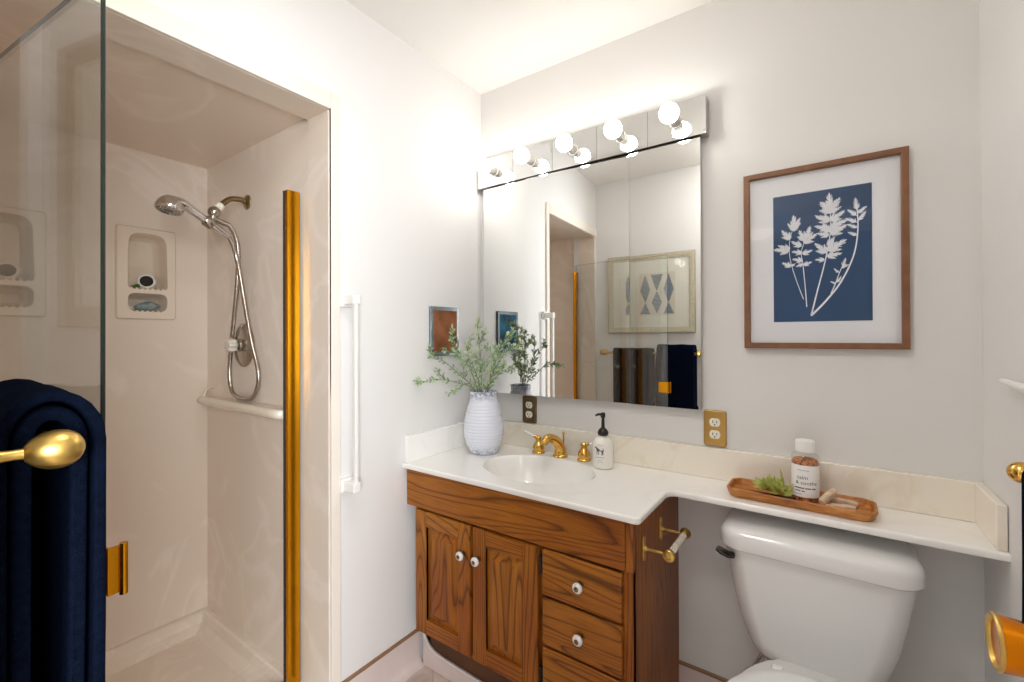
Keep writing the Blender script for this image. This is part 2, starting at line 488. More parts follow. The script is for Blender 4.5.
# ================================================================== SETTING
struct('floor', MB().box(-1.36, 0.45, -3.0, 1.75, -0.06, 0.0), FLOOR)
struct('ceiling', MB().box(-1.36, 0.45, -3.0, 1.75, ZC, ZC+0.06), W_CEIL)
w = MB()
w.box(-1.45, XL, 0.853, 1.75, 0, ZC)
w.box(-1.45, XL, 0.08, 0.853, 2.043, ZC)
w.box(-1.50, XL, -0.07, 0.08, 0, ZC)
struct('wall_left', w, W_WALL)
struct('wall_back', MB().box(XL, 0.45, YB, 1.75, 0, ZC), W_BACK)
struct('wall_right', MB().box(XR, 0.45, -0.07, YB, 0, ZC), W_WALL)
w = MB()
w.box(XL, -0.612, -0.07, YF, 0, ZC)
w.box(-0.612, XR, -0.07, YF, 2.03, ZC)
w.box(0.27, XR, -0.07, YF, 0, 2.03)
struct('wall_front', w, W_WALL)
# shower recess
SXB, SYF, SYN, SZC, PANZ = -2.288, 0.858, 0.06, 2.056, 0.085
NICHE_Y = (0.637, 0.248)
holes = [rrect(c-0.088, c+0.088, 1.382, 1.732, 0.02) for c in NICHE_Y]
w = MB(); holed_plate(w, [(SYN, 0), (SYF, 0), (SYF, SZC+0.02), (SYN, SZC+0.02)], holes, 0.0, FYZ, (SXB, 0, 0))
w.box(SXB-0.16, SXB-0.14, SYN, SYF, 0, SZC)
struct('wall_shower_back', w, SURROUND)
struct('wall_shower_end', MB().box(SXB-0.16, -1.45, SYF, SYF+0.03, 0, SZC+0.02), SURROUND)
struct('wall_shower_near', MB().box(SXB-0.16, -1.50, SYN-0.03, SYN, 0, SZC+0.02), SURROUND)
struct('ceiling_shower', MB().box(SXB-0.16, -1.45, SYN-0.03, SYF+0.03, SZC, SZC+0.04), SURROUND)
# shower pan with sloped rim and curb
w = MB()
rings = []
for d, z in ((0.0, 0.0), (0.0, PANZ), (0.018, PANZ), (0.026, PANZ-0.006), (0.036, 0.045), (0.07, 0.02), (0.2, 0.014)):
    rings.append([V(p[0], p[1], z) for p in inset([(SXB, SYN), (-1.40, SYN), (-1.40, SYF), (SXB, SYF)], d)])
w.rings(rings)
struct('shower_pan', w, PAN, angle=25)
struct('shower_curb', MB().box(-1.57, XL+0.004, 0.08, 0.853, 0.0, 0.088, 0.012), PAN)
# casing round the shower opening: mitred flat trim with a small back band
w = MB()
w.box(XL, XL+0.012, 0.853, 0.886, 0.10, 2.098, 0.003)
w.box(XL, XL+0.012, 0.06, 0.853, 2.040, 2.098, 0.003)
struct('trim_1', w, TRIM)
w = MB()
w.box(-1.452, XL-0.001, 0.8495, 0.8535, 0.088, 2.043)
w.box(-1.452, XL-0.001, 0.085, 0.8535, 2.0395, 2.0435)
w.box(-1.452, XL-0.001, 0.0795, 0.0835, 0.088, 2.043)
struct('wall_shower_jamb', w, SURROUND)
w = MB()
w.box(-0.658, -0.612, YF, YF+0.012, 0, 2.03, 0.004)
w.box(-0.658, XR, YF, YF+0.012, 2.03, 2.095, 0.004)
w.box(-0.6119, -0.600, -0.09, YF-0.006, 0, 2.03, 0.003)
struct('trim_2', w, WHITE_TRIM)
# coved vinyl base with brown cap
def cove(name, p0, p1, nrm):
    p0, p1, nrm = V(*p0), V(*p1), V(*nrm); mb = MB()
    prof = [(0, 0), (0.032, 0), (0.032, 0.003), (0.022, 0.006), (0.013, 0.013), (0.007, 0.024), (0.005, 0.04), (0.005, 0.132), (0, 0.132)]
    mb.rings([[p + nrm*a + V(0, 0, b) for a, b in prof] for p in (p0, p1)])
    cp = [(0, 0.132), (0.008, 0.132), (0.008, 0.139), (0.005, 0.142), (0, 0.142)]
    mb.rings([[p + nrm*a + V(0, 0, b) for a, b in cp] for p in (p0, p1)], mi=1)
    return struct(name, mb, [COVE, COVE_CAP])
cove('baseboard_left', (XL, 0.89, 0), (XL, 1.244, 0), (1, 0, 0))
cove('baseboard_back', (-0.436, YB, 0), (XR, YB, 0), (0, -1, 0))
cove('baseboard_right', (XR, 0.78, 0), (XR, YB, 0), (-1, 0, 0))
# bathroom door standing open along the right wall, only its knob reaches the picture
d1 = struct('door_1', MB().box(0.2065, 0.241, 0.02, 0.752, 0.01, 2.02, 0.003), WHITE_TRIM)
k = MB()
kc = V(0.2065, 0.698, 0.962)
k.lathe([(0.0, 0.0), (0.030, 0.0), (0.031, 0.004), (0.020, 0.009), (0.014, 0.012), (0.013, 0.020), (0.017, 0.027), (0.0255, 0.034), (0.0270, 0.042), (0.0282, 0.054), (0.0285, 0.0585)], kc, (-1, 0, 0), 40, 0)
k.lathe([(0.0285, 0.0575), (0.0296, 0.0585), (0.0298, 0.0600), (0.0285, 0.0618), (0.0255, 0.0618), (0.0225, 0.058), (0.0195, 0.050), (0.010, 0.047), (0.0, 0.0465)], kc, (-1, 0, 0), 40, 1)
build('door_knob', k, [plain('brass_orange_reflection', 'd97f12', 0.22, 1.0), BRASS_OLD], d1)  # polished brass body, the orange it reflects painted as its colour

# ================================================================== VANITY
van = thing('vanity_cabinet', 'oak bathroom vanity cabinet with two doors and a stack of drawers under the white countertop', 'cabinet', (-0.88, 1.42, 0))
CT = 0.790
w = MB()
side = [(1.192, 0.17), (1.25, 0.17), (1.25, 0.0), (1.644, 0.0), (1.644, CT), (1.192, CT)]
w.extr(side, -0.452, -0.436, F=FYZ)
w.extr(side, -1.290, -1.276, F=FYZ)
w.box(-1.276, -0.452, 1.21, 1.644, 0.17, 0.186)
w.box(-1.276, -0.452, 1.634, 1.644, 0.17, CT)
build('carcass', w, OAK_SIDE, van)
w = MB()
w.box(-1.290, -1.248, 1.194, 1.212, 0.17, CT, 0.002)
w.box(-0.742, -0.704, 1.196, 1.212, 0.17, CT, 0.002)
w.box(-0.476, -0.436, 1.190, 1.212, 0.17, CT, 0.002)
w.box(-1.248, -0.476, 1.200, 1.212, 0.17, 0.200, 0.002)
w.box(-0.704, -0.476, 1.204, 1.212, 0.49, 0.515, 0.002)
w.box(-0.704, -0.476, 1.204, 1.212, 0.34, 0.365, 0.002)
build('face_frame', w, OAK_V, van)
w = MB()
w.box(-1.322, -0.452, 1.172, 1.191, 0.652, CT, 0.003)
build('false_front', w, OAK_H, van)
build('end_trim', MB().box(-0.4515, -0.430, 1.172, 1.191, 0.652, CT, 0.003), OAK_V, van)
build('toe_kick', MB().box(-1.31, -0.452, 1.250, 1.262, 0.0, 0.17), plain('toe_kick_oak', '56331a', 0.6, noise=0.3, nscale=8), van)
tk = MB()
tkp = [(-1.309, 0.0), (-0.452, 0.0), (-0.452, 0.055), (-1.02, 0.060), (-1.20, 0.068), (-1.25, 0.075), (-1.278, 0.088), (-1.295, 0.108), (-1.305, 0.128), (-1.309, 0.14)]
tk.extr(tkp, 0.0, 0.008, 0, 0.0015, F=FXZ, O=(0, 1.250, 0))
tk.tube(smooth_path([V(p[0], 1.243, p[1]) for p in tkp[2:]], 4), 0.0028, 8, mi=1)
build('toe_cove', tk, [COVE, WHITE_TRIM], van)
def knob(parent, x, y, z):
    mb = MB()
    mb.lathe([(0.0, 0.0), (0.012, 0.0), (0.012, 0.002), (0.006, 0.004), (0.006, 0.012)], (x, y, z), (0, -1, 0), 24, 1)
    mb.lathe([(0.006, 0.010), (0.013, 0.013), (0.0158, 0.018), (0.0150, 0.023), (0.011, 0.0265), (0.0072, 0.0275)], (x, y, z), (0, -1, 0), 28, 0)
    mb.lathe([(0.0072, 0.0268), (0.0072, 0.0282), (0.004, 0.0292), (0.0, 0.0295)], (x, y, z), (0, -1, 0), 20, 1)
    o = build('knob', mb, [PORC, BRONZE_SHADED_BRASS], parent); o['label'] = 'white porcelain knob with bronze centre'; return o
def vanity_door(x0, x1, kx, hx):
    z0, z1 = 0.192, 0.645; sw = 0.056; ya, yb_ = 1.170, 1.190
    mb = MB()
    mb.box(x0, x0+sw, ya, yb_, z0, z1, 0.004); mb.box(x1-sw, x1, ya, yb_, z0, z1, 0.004)
    mb.box(x0+sw, x1-sw, ya, yb_, z0, z0+sw, 0.004, 1); mb.box(x0+sw, x1-sw, ya, yb_, z1-sw, z1, 0.004, 1)
    d = build('door', mb, [OAK_V, OAK_H], van)
    p = MB(); O = V(0, 1.188, 0)
    a = [(x0+sw-0.002, z0+sw-0.002), (x1-sw+0.002, z0+sw-0.002), (x1-sw+0.002, z1-sw+0.002), (x0+sw-0.002, z1-sw+0.002)]
    A, B, C = FXZ
    p.rings([[O + A*q[0] + B*q[1] + C*c for q in inset(a, dd)] for dd, c in ((0, 0), (0, 0.006), (0.010, 0.007), (0.030, 0.0145), (0.032, 0.0165), (0.034, 0.017))])
    build('panel', p, OAK_V, d, angle=15)
    knob(d, kx, 1.170, 0.541)
    for hz in (0.59, 0.25):
        h = MB(); h.box(hx-0.006, hx+0.006, 1.1795, 1.1915, hz-0.024, hz+0.024, 0.002)
        h.tube([V(hx, 1.1795, hz-0.028), V(hx, 1.1795, hz+0.028)], 0.0045, 10)
        build('hinge', h, BLACK, d)
vanity_door(-1.272, -1.004, -1.034, -1.274)
vanity_door(-0.992, -0.732, -0.966, -0.7275)
for z0, z1 in ((0.505, 0.645), (0.355, 0.498), (0.205, 0.348)):
    dr = build('drawer', MB().extr(rrect(-0.716, -0.462, z0, z1, 0.0075, 4), 0, 0.020, 0, 0.006, F=FXZ, O=(0, 1.190, 0)), OAK_H, van)
    knob(dr, -0.586, 1.170, (z0+z1)/2 + (0.0))

# countertop
ct = thing('countertop', 'white cultured marble countertop with moulded oval sink running over the toilet', 'countertop', (-0.88, 1.42, CT))
ZT = 0.810; TH = 0.019
outer = round_corners([(XL, YB), (XL, 1.160), (-0.408, 1.160), (-0.408, 1.437), (XR, 1.437), (XR, YB)], [0, 0, 0.018, 0.035, 0, 0])
SKX, SKY, SKA, SKB = -0.872, 1.398, 0.222, 0.162
hole = ellipse(SKX, SKY, SKA, SKB, 56)
w = MB()
rimr = 0.006
lev = [(rimr, ZT)]
for k_ in range(1, 5):
    t = PI/2*k_/4; lev.append((rimr*(1-math.sin(t)), ZT - rimr*(1-math.cos(t))))
lev += [(0, ZT-TH+0.005), (0.002, ZT-TH+0.001), (0.006, ZT-TH)]
# only the free front edges are rounded: the wall sides keep their full line
def ins_ct(d):
    q = inset(outer, d); out = []
    for (px, py), (ox, oy) in zip(q, outer):
        if abs(ox-XL) < 1e-6: px = XL
        if abs(ox-XR) < 1e-6: px = XR
        if abs(oy-YB) < 1e-6: py = YB
        out.append((px, py))
    return out
w.rings([[V(p[0], p[1], z) for p in ins_ct(d)] for d, z in lev], cap0=False, cap1=False)
holed_plate(w, ins_ct(rimr), [hole], ZT, FXY)
holed_plate(w, ins_ct(0.006), [hole], ZT-TH, FXY)
build('slab', w, COUNTER, ct)
w = MB(); rings = []
for s_, z in ((1.0, 0), (0.985, -0.0015), (0.965, -0.006), (0.94, -0.018), (0.90, -0.045), (0.82, -0.085), (0.68, -0.118), (0.48, -0.138), (0.22, -0.148), (0.09, -0.150)):
    rings.append([V(SKX + SKA*s_*math.cos(2*PI*i/56), SKY + SKB*s_*math.sin(2*PI*i/56), ZT + z) for i in range(56)])
w.rings(rings, cap0=False)
b_ = build('sink_basin', w, marble('basin_marble', 'f4f2ee', 'efeae4', 0.5, 0.15, 3.0, 0.5), ct, keep_normals=False, angle=60)
w = MB(); w.lathe([(0.0, 0.004), (0.010, 0.004), (0.014, 0.002), (0.022, 0.002), (0.023, 0.0), (0.02, -0.004)], (SKX, SKY, ZT-0.1495), (0, 0, 1), 28)
build('drain', w, BRASS, ct)
build('backsplash', MB().box(XL+0.001, XR-0.001, 1.626, YB-0.001, ZT, 0.914, 0.004), SPLASH, ct)
build('side_splash', MB().box(XL+0.001, XL+0.020, 1.166, 1.6255, ZT, 0.914, 0.004), COUNTER, ct)
build('side_splash', MB().box(XR-0.020, XR-0.001, 1.447, 1.6255, ZT, 0.914, 0.004), SPLASH, ct)

# tissue holder on the cabinet side
tp = thing('toilet_paper_holder', 'empty brass toilet paper holder with pale bar on the side of the oak cabinet', 'toilet paper holder', (-0.436, 1.35, 0.68))
for yy in (1.273, 1.433):
    mb = MB()
    pl = [(yy + 0.013*math.sin(2*PI*i/24)*(1+0.35*math.cos(4*PI*i/24)), 0.683 + 0.036*math.cos(2*PI*i/24)) for i in range(24)]
    mb.extr(pl[::-1], 0, 0.005, 0, 0.002, F=FYZ, O=(-0.436, 0, 0))
    mb.lathe([(0.010, 0.004), (0.007, 0.010), (0.0045, 0.014), (0.0045, 0.066), (0.006, 0.070)], (-0.436, yy, 0.683), (1, 0, 0), 16)
    a = build('arm', mb, BRASS_OLD, tp)
    c = MB(); sg = -1 if yy < 1.35 else 1
    c.lathe([(0.0, -0.012), (0.0105, -0.012), (0.013, -0.008), (0.014, 0.0), (0.0165, 0.003), (0.017, 0.009), (0.0145, 0.012), (0.008, 0.013), (0.007, 0.010), (0.0, 0.010)], (-0.362, yy, 0.683), (0, sg, 0), 24)
    build('end_cap', c, BRASS_OLD, tp)
mb = MB(); mb.tube([V(-0.362, 1.287 + 0.0165*i, 0.683) for i in range(9)], 0.0100, 14)
build('roller', mb, ACRYLIC, tp)['label'] = 'pale cloudy roller'

# ================================================================== MIRROR CABINET AND LIGHT
mc = thing('medicine_cabinet', 'mirrored three-door medicine cabinet above the sink', 'mirror', (-0.82, 1.646, 1.042))
build('body', MB().box(-1.289, -0.351, 1.624, 1.6455, 1.047, 1.966), plain('cabinet_body', 'c9c9c6', 0.4), mc)
def mirror_door(x0, x1, rot):
    xc = (x0+x1)/2; z0, z1 = 1.042, 1.971; bev = 0.014
    mb = MB(); A, B, C = FXZ; O = V(0, 1.6155, 0)
    pl = [(x0+0.0016, z0), (x1-0.0016, z0), (x1-0.0016, z1), (x0+0.0016, z1)]
    R = [[O + A*q[0] + B*q[1] + C*c for q in inset(pl, d)] for d, c in ((0, 0), (0, 0.0036), (bev, 0.0037))]
    mb.rings(R[:2], mi=1, cap1=False); mb.rings(R[1:], cap0=False, mi=0)
    ca, sa = math.cos(math.radians(rot)), math.sin(math.radians(rot))
    def tw(v):
        dx, dy = v.x-xc, v.y-1.613
        return (xc + dx*ca - dy*sa, 1.613 + dx*sa + dy*ca, v.z)
    mb.warp(tw)
    build('mirror_door', mb, [MIRROR, MIRROR_SIDE], mc, angle=0.05)
mirror_door(-1.295, -1.055, -0.5)
mirror_door(-1.055, -0.600, 1.75)
mirror_door(-0.600, -0.347, 0.0)

lb = thing('vanity_light_bar', 'mirrored strip light with five lit globe bulbs above the medicine cabinet', 'light fixture', (-0.82, 1.646, 2.04))
LX0, LX1, LZ0, LZ1 = -1.315, -0.327, 1.975, 2.104
build('back_box', MB().box(LX0, LX1, 1.603, 1.6455, LZ0, LZ1, 0.0015), MIRROR_EDGE, lb)
for i in range(5):
    w_ = (LX1-LX0)/5; x0 = LX0 + i*w_; pl = [(x0+0.0006, LZ0), (x0+w_-0.0008, LZ0), (x0+w_-0.0008, LZ1), (x0+0.0006, LZ1)]
    mb = MB(); A, B, C = FXZ; O = V(0, 1.603, 0)
    R = [[O + A*q[0] + B*q[1] + C*c for q in inset(pl, d)] for d, c in ((0, 0), (0, 0.0032), (0.010, 0.0036))]
    mb.rings(R[:2], mi=1, cap1=False); mb.rings(R[1:], cap0=False)
    build('mirror_plate', mb, [MIRROR, MIRROR_EDGE], lb, angle=0.05)
    bx = x0 + w_/2; bz = 2.036
    mb = MB(); mb.lathe([(0.021, 0.0), (0.021, 0.002), (0.0175, 0.004), (0.0170, 0.036), (0.0155, 0.038), (0.0150, 0.048), (0.0125, 0.048)], (bx, 1.5995, bz), (0, -1, 0), 28)
    build('socket', mb, SOCK, lb)
    R0 = 0.0320; prof = [(0.0125, 0.046), (0.0140, 0.052)]
    cy = 0.080
    for k_ in range(3, 19):
        a = PI*k_/18 ; prof.append((R0*math.sin(a), cy - R0*math.cos(a)))
    mb = MB(); mb.lathe(prof, (bx, 1.5995, bz), (0, -1, 0), 28)
    build('bulb', mb, BULB, lb)['label'] = 'lit white globe bulb'

# ================================================================== WALL PICTURES, TILE, OUTLETS
bp = thing('framed_botanical_print', 'white botanical silhouettes on blue in a brown wood frame on the wall above the toilet', 'picture', (-0.017, 1.646, 1.53))
def picture_frame(parent, x0, x1, z0, z1, fw, dep, mat, F, O, prof=None):
    """four mitred mouldings in one mesh, a along the wall, c out of it"""
    A, B, C = F; O = V(*O); mb = MB()
    base = [(x0, z0), (x1, z0), (x1, z1), (x0, z1)]
    prof = prof or [(0, 0), (0, dep-0.002), (0.002, dep), (fw-0.002, dep), (fw, dep-0.002), (fw, 0.004)]
    mb.rings([[O + A*q[0] + B*q[1] + C*c for q in inset(base, d)] for d, c in prof], cap0=False, cap1=False)
    return build('frame', mb, mat, parent)
def flat(parent, name, x0, x1, z0, z1, c, mat, F, O, th=0.002):
    mb = MB(); mb.extr([(x0, z0), (x1, z0), (x1, z1), (x0, z1)], c-th, c, F=F, O=O)
    return build(name, mb, mat, parent)
OB = (0, YB, 0)
picture_frame(bp, -0.219, 0.186, 1.254, 1.811, 0.017, 0.026, FRAME_WOOD, FXZ, OB)
flat(bp, 'mat_board', -0.206, 0.173, 1.267, 1.798, 0.010, MAT_WHITE, FXZ, OB, 0.006)
# cyanotype: blue sheet plus the pale plant silhouettes as one flat print
PX0, PX1, PZ0, PZ1, PC = -0.137, 0.107, 1.336, 1.730, 0.0112
mb = MB(); mb.extr([(PX0, PZ0), (PX1, PZ0), (PX1, PZ1), (PX0, PZ1)], 0.0101, PC, F=FXZ, O=OB)
def pp(x, y):
    s_ = (x-15)/448.0; top = 80-72*s_; bot = 645-10*s_
    return PX0 + s_*(PX1-PX0), PZ0 + (bot-y)/(bot-top)*(PZ1-PZ0)
_lay = [0]
def flat_leaf(p, ang, L, wd):
    _lay[0] = (_lay[0] + 1) % 12
    c = PC + 0.00025 + 0.00003*_lay[0]
    pts = []
    for k_ in range(7):
        t = k_/6; hw = wd*math.sin(PI*min(1, t*0.92+0.08))**0.8
        pts.append((t*L, hw))
    poly = pts + [(a, -b) for a, b in reversed(pts)]
    ca, sa = math.cos(ang), math.sin(ang)
    mb.add([V(p[0] + a*ca - b*sa, YB - c, p[1] + a*sa + b*ca) for a, b in poly], [tuple(range(len(poly)))], 1)
def flat_stem(pts, w0, w1):
    P = smooth_path([V(*pp(*p), 0) for p in pts], 8); n = len(P); L = []; Rr = []
    for i in range(n):
        t = (P[min(i+1, n-1)] - P[max(i-1, 0)]).normalized(); nn = V(-t.y, t.x, 0); hw = w0 + (w1-w0)*i/(n-1)
        L.append(P[i] + nn*hw); Rr.append(P[i] - nn*hw)
    c = PC + 0.0002
    vs = [V(p.x, YB-c, p.y) for p in L + Rr]
    mb.add(vs, [(i, i+1, n+i+1, n+i) for i in range(n-1)], 1)
    return P
def plume(x, y, ang, L, n=7):
    """a feathery leaflet: small lobes either side of a midrib, base at pixel x,y"""
    p = pp(x, y); a = math.radians(ang); L *= 1.04
    if n >= 6:
        for da in (-30, 30): plume(x, y, ang+da, L*0.62, 5)
    flat_leaf(p, a, L, L*0.06)
    n += 3
    for i in range(1, n):
        t = i/n; q = (p[0] + math.cos(a)*L*t*0.9, p[1] + math.sin(a)*L*t*0.9)
        l = L*0.40*(1 - 0.55*t)
        for sg in (1, -1):
            flat_leaf(q, a + sg*math.radians(40 + random.uniform(-8, 8)), l*random.uniform(0.75, 1.15), l*0.105)
    flat_leaf((p[0] + math.cos(a)*L*0.8, p[1] + math.sin(a)*L*0.8), a, L*0.28, L*0.045)
flat_stem([(160, 540), (125, 450), (98, 360), (95, 280), (122, 190)], 0.0011, 0.0007)
for x, y, an, L in ((118, 232, 92, .046), (98, 270, 125, .036), (95, 320, 170, .040), (97, 318, 150, .034), (102, 392, 150, .026), (104, 390, 35, .012), (117, 215, 60, .03)): plume(x, y, an, L)
flat_stem([(175, 575), (168, 480), (158, 380), (152, 320), (185, 240)], 0.0015, 0.0007)
for x, y, an, L in ((176, 262, 75, .034), (160, 285, 35, .040), (152, 300, 145, .030), (155, 330, 165, .026), (155, 335, 20, .026), (158, 365, 165, .026), (160, 385, 20, .022), (158, 380, 200, .018), (165, 275, 110, .034)): plume(x, y, an, L)
flat_stem([(195, 615), (225, 500), (262, 360), (285, 230), (285, 100)], 0.0022, 0.0009)
for x, y, an, L in ((284, 135, 92, .048), (284, 150, 62, .046), (282, 150, 120, .042), (285, 185, 38, .040), (283, 185, 148, .040), (285, 215, 25, .042), (281, 218, 162, .036), (283, 245, 30, .044), (279, 250, 160, .030), (281, 235, 120, .03), (270, 320, 32, .050), (266, 330, 130, .040), (268, 345, 10, .034), (258, 360, 175, .022), (274, 300, 60, .03)): plume(x, y, an, L)
flat_stem([(195, 615), (260, 550), (330, 460), (385, 340), (404, 220), (400, 110)], 0.0030, 0.0012)
for x, y, an, L in ((400, 135, 95, .034), (402, 150, 40, .026), (400, 160, 135, .028), (404, 185, 55, .030), (402, 190, 150, .030), (404, 215, 150, .026), (402, 250, 150, .024)): plume(x, y, an, L, 5)
flat_stem([(285, 515), (305, 470), (325, 415), (345, 370)], 0.0015, 0.0008)
for x, y, an, L in ((338, 395, 75, .026), (322, 420, 130, .018), (312, 465, 60, .020), (310, 470, 150, .016), (330, 400, 30, .02)): plume(x, y, an, L, 4)
build('print', mb, [PRINT_BLUE, PRINT_WHITE], bp, keep_normals=True)['label'] = 'blue sheet with five white plant silhouettes'
flat(bp, 'glass', -0.203, 0.170, 1.270, 1.795, 0.0190, PIC_GLASS, FXZ, OB, 0.0018)

fp = thing('framed_geometric_print', 'champagne framed print of blue striped diamonds, seen in the mirror above dark towels', 'picture', (-0.94, YF, 1.6))
OF = (0, YF, 0)
FX0, FX1, FZ0, FZ1 = 0.72, 1.235, 1.316, 1.873       # along -x
picture_frame(fp, FX0, FX1, FZ0, FZ1, 0.04, 0.02, FRAME_SILVER, FXZf, OF, [(0, 0), (0, 0.016), (0.003, 0.02), (0.012, 0.02), (0.018, 0.0175), (0.030, 0.0165), (0.034, 0.0140), (0.040, 0.0135), (0.040, 0.004)])
flat(fp, 'mat_board', FX0+0.035, FX1-0.035, FZ0+0.035, FZ1-0.035, 0.010, MAT_CREAM, FXZf, OF, 0.005)
mb = MB(); cx = (FX0+FX1)/2; PWD, PHT = 0.25, 0.30; pz0 = 1.44
mb.extr([(cx-PWD/2, pz0), (cx+PWD/2, pz0), (cx+PWD/2, pz0+PHT), (cx-PWD/2, pz0+PHT)], 0.0100, 0.0115, F=FXZf, O=OF)
A, B, C = FXZf
def dia(u, z0, z1, h0, h1):
    """striped triangle/half diamond: half width h0 at z0 to h1 at z1"""
    n = max(4, int((z1-z0)/0.0085))
    for i in range(n):
        a = i/n; b = (i+0.72)/n
        wa, wb = h0+(h1-h0)*a, h0+(h1-h0)*b
        za, zb_ = z0+(z1-z0)*a, z0+(z1-z0)*b
        mb.add([V(*OF) + A*(cx+u+s_*w_) + B*(pz0+z) + C*0.0118 for s_, w_, z in ((-1, wa, za), (1, wa, za), (1, wb, zb_), (-1, wb, zb_))], [(0, 1, 2, 3)], 1)
for u in (-0.082, 0.082):
    dia(u, 0.010, 0.085, 0.036, 0.002); dia(u, 0.092, 0.18, 0.003, 0.036); dia(u, 0.18, 0.285, 0.036, 0.002)
dia(0, 0.018, 0.09, 0.003, 0.036); dia(0, 0.09, 0.165, 0.036, 0.003); dia(0, 0.175, 0.288, 0.003, 0.044)
build('print', mb, [PRINT_PAPER, PRINT_INK], fp)['label'] = 'blue striped diamonds on cream paper'
flat(fp, 'glass', FX0+0.034, FX1-0.034, FZ0+0.034, FZ1-0.034, 0.0134, PIC_GLASS, FXZf, OF, 0.0015)

# blue glazed left-wall tile: added flutes, reflected brown painted on one flank each
mb = MB(); ty0, ty1, tz0, tz1 = 1.302, 1.472, 1.213, 1.420
mb.extr(rrect(ty0, ty1, tz0, tz1, 0.003, 2), 0.0005, 0.011, 0, 0.002, F=FYZ, O=(XL, 0, 0), mi=2)
n = 26; ia, ib = ty0+0.016, ty1-0.016; st = (ib-ia)/n; fo = XL + 0.0112
for i in range(n):
    y = ia + i*st; z0, z1 = tz0+0.016, tz1-0.016; h = 0.0042
    mb.add([V(fo, y, z0), V(fo, y, z1), V(fo+h, y+st/2, z1), V(fo+h, y+st/2, z0)], [(0, 1, 2, 3)], 0)
    mb.add([V(fo+h, y+st/2, z0), V(fo+h, y+st/2, z1), V(fo, y+st, z1), V(fo, y+st, z0)], [(0, 1, 2, 3)], 1)
o = build('glazed_tile', mb, [TILE_BROWN, TILE_BLUE, TILE_EDGE], loc=(XL, 1.387, 1.316), angle=10, keep_normals=True)
tag(o, 'small blue glazed tile with painted brown reflection on the wall beside the mirror', 'wall tile')

def outlet(x0, x1, z0, z1, label, plate_mat):
    t = thing('wall_outlet', label, 'electrical outlet', ((x0+x1)/2, YB, (z0+z1)/2), 'wall outlets over the backsplash')
    mb = MB(); mb.extr(rrect(x0, x1, z0, z1, 0.009, 5), 0.0005, 0.007, 0, 0.004, F=FXZ, O=(0, YB, 0))
    cx = (x0+x1)/2; cz = (z0+z1)/2
    mb.lathe([(0.0035, 0.007), (0.003, 0.0085), (0.0, 0.009)], (cx, YB, cz), (0, -1, 0), 12)
    build('plate', mb, plate_mat, t)
    for s_ in (1, -1):
        zc = cz + s_*0.0205; mb = MB()
        pts = []
        for i in range(32):
            a = 2*PI*i/32; pts.append((cx + 0.0172*math.cos(a), zc + max(-0.0140, min(0.0140, 0.0172*math.sin(a)))))
        mb.extr(pts, 0.0065, 0.0085, 0, 0.0008, F=FXZ, O=(0, YB, 0))
        r = build('receptacle', mb, IVORY, t)
        mb = MB()
        for xx, hh in ((-0.0062, 0.0042), (0.0062, 0.0035)):
            mb.box(cx+xx-0.0011, cx+xx+0.0011, YB-0.0091, YB-0.008, zc+0.002-hh, zc+0.002+hh)
        mb.lathe([(0.0024, 0.008), (0.0024, 0.0091), (0.0, 0.0091)], (cx, YB, zc-0.0075), (0, -1, 0), 12)
        build('slots', mb, BLACK, r)
outlet(-1.100, -1.028, 0.916, 1.032, 'outlet in a brass plate painted with a dark reflection under the mirror, behind the faucet', BRONZE_SHADED_BRASS)  # brass plate whose dark reflection is put into its colour
outlet(-0.349, -0.277, 0.918, 1.040, 'outlet in a bright gold plate to the right of the mirror', plain('plate_gold', 'c79f5a', 0.32, 1.0))

# vertical white towel bar on the left wall
gb = thing('grab_bar', 'white vertical grab bar on the wall between shower and vanity', 'grab bar', (XL, 0.910, 1.1))
for zc in (1.418, 0.797):
    mb = MB(); mb.extr(rrect(0.887, 0.933, zc-0.023, zc+0.023, 0.004, 3), 0.0005, 0.014, 0, 0.003, F=FYZ, O=(XL, 0, 0))
    mb.extr(rrect(0.895, 0.925, zc-0.016, zc+0.016, 0.004, 3), 0.012, 0.068, 0, 0.004, F=FYZ, O=(XL, 0, 0))
    build('post', mb, WHITE_PLASTIC, gb)
build('bar', MB().box(XL+0.052, XL+0.066, 0.903, 0.917, 0.797, 1.418, 0.003), WHITE_PLASTIC, gb)

# ================================================================== ON THE COUNTER
# vase with ribbed body
vz = ZT + 0.0005; vc = V(-1.178, 1.466, vz)
prof = [(0.0, 0.004), (0.040, 0.002), (0.052, 0.0), (0.056, 0.003)]
nr = 92
for i in range(nr):
    t = i/(nr-1); h = 0.004 + t*0.236
    r = 0.0565 + 0.0275*math.sin(PI*min(1, t/0.96)**0.82)**1.05 if t < 0.97 else 0.0575
    r = max(r, 0.0545 if t > .9 else 0)
    if 0.13 < t < 0.86: r += 0.0011*math.sin(i*2*PI/5.0)
    prof.append((r, h))
prof += [(0.0580, 0.246), (0.0590, 0.252), (0.0575, 0.256), (0.0530, 0.254), (0.0520, 0.246), (0.060, 0.20), (0.055, 0.06), (0.0, 0.05)]
vs = thing('vase', 'pale blue white ribbed ceramic vase at the left end of the counter', 'vase', vc)
mb = MB(); mb.lathe(prof, vc, (0, 0, 1), 48); build('vase_body', mb, VASE, vs, angle=60)
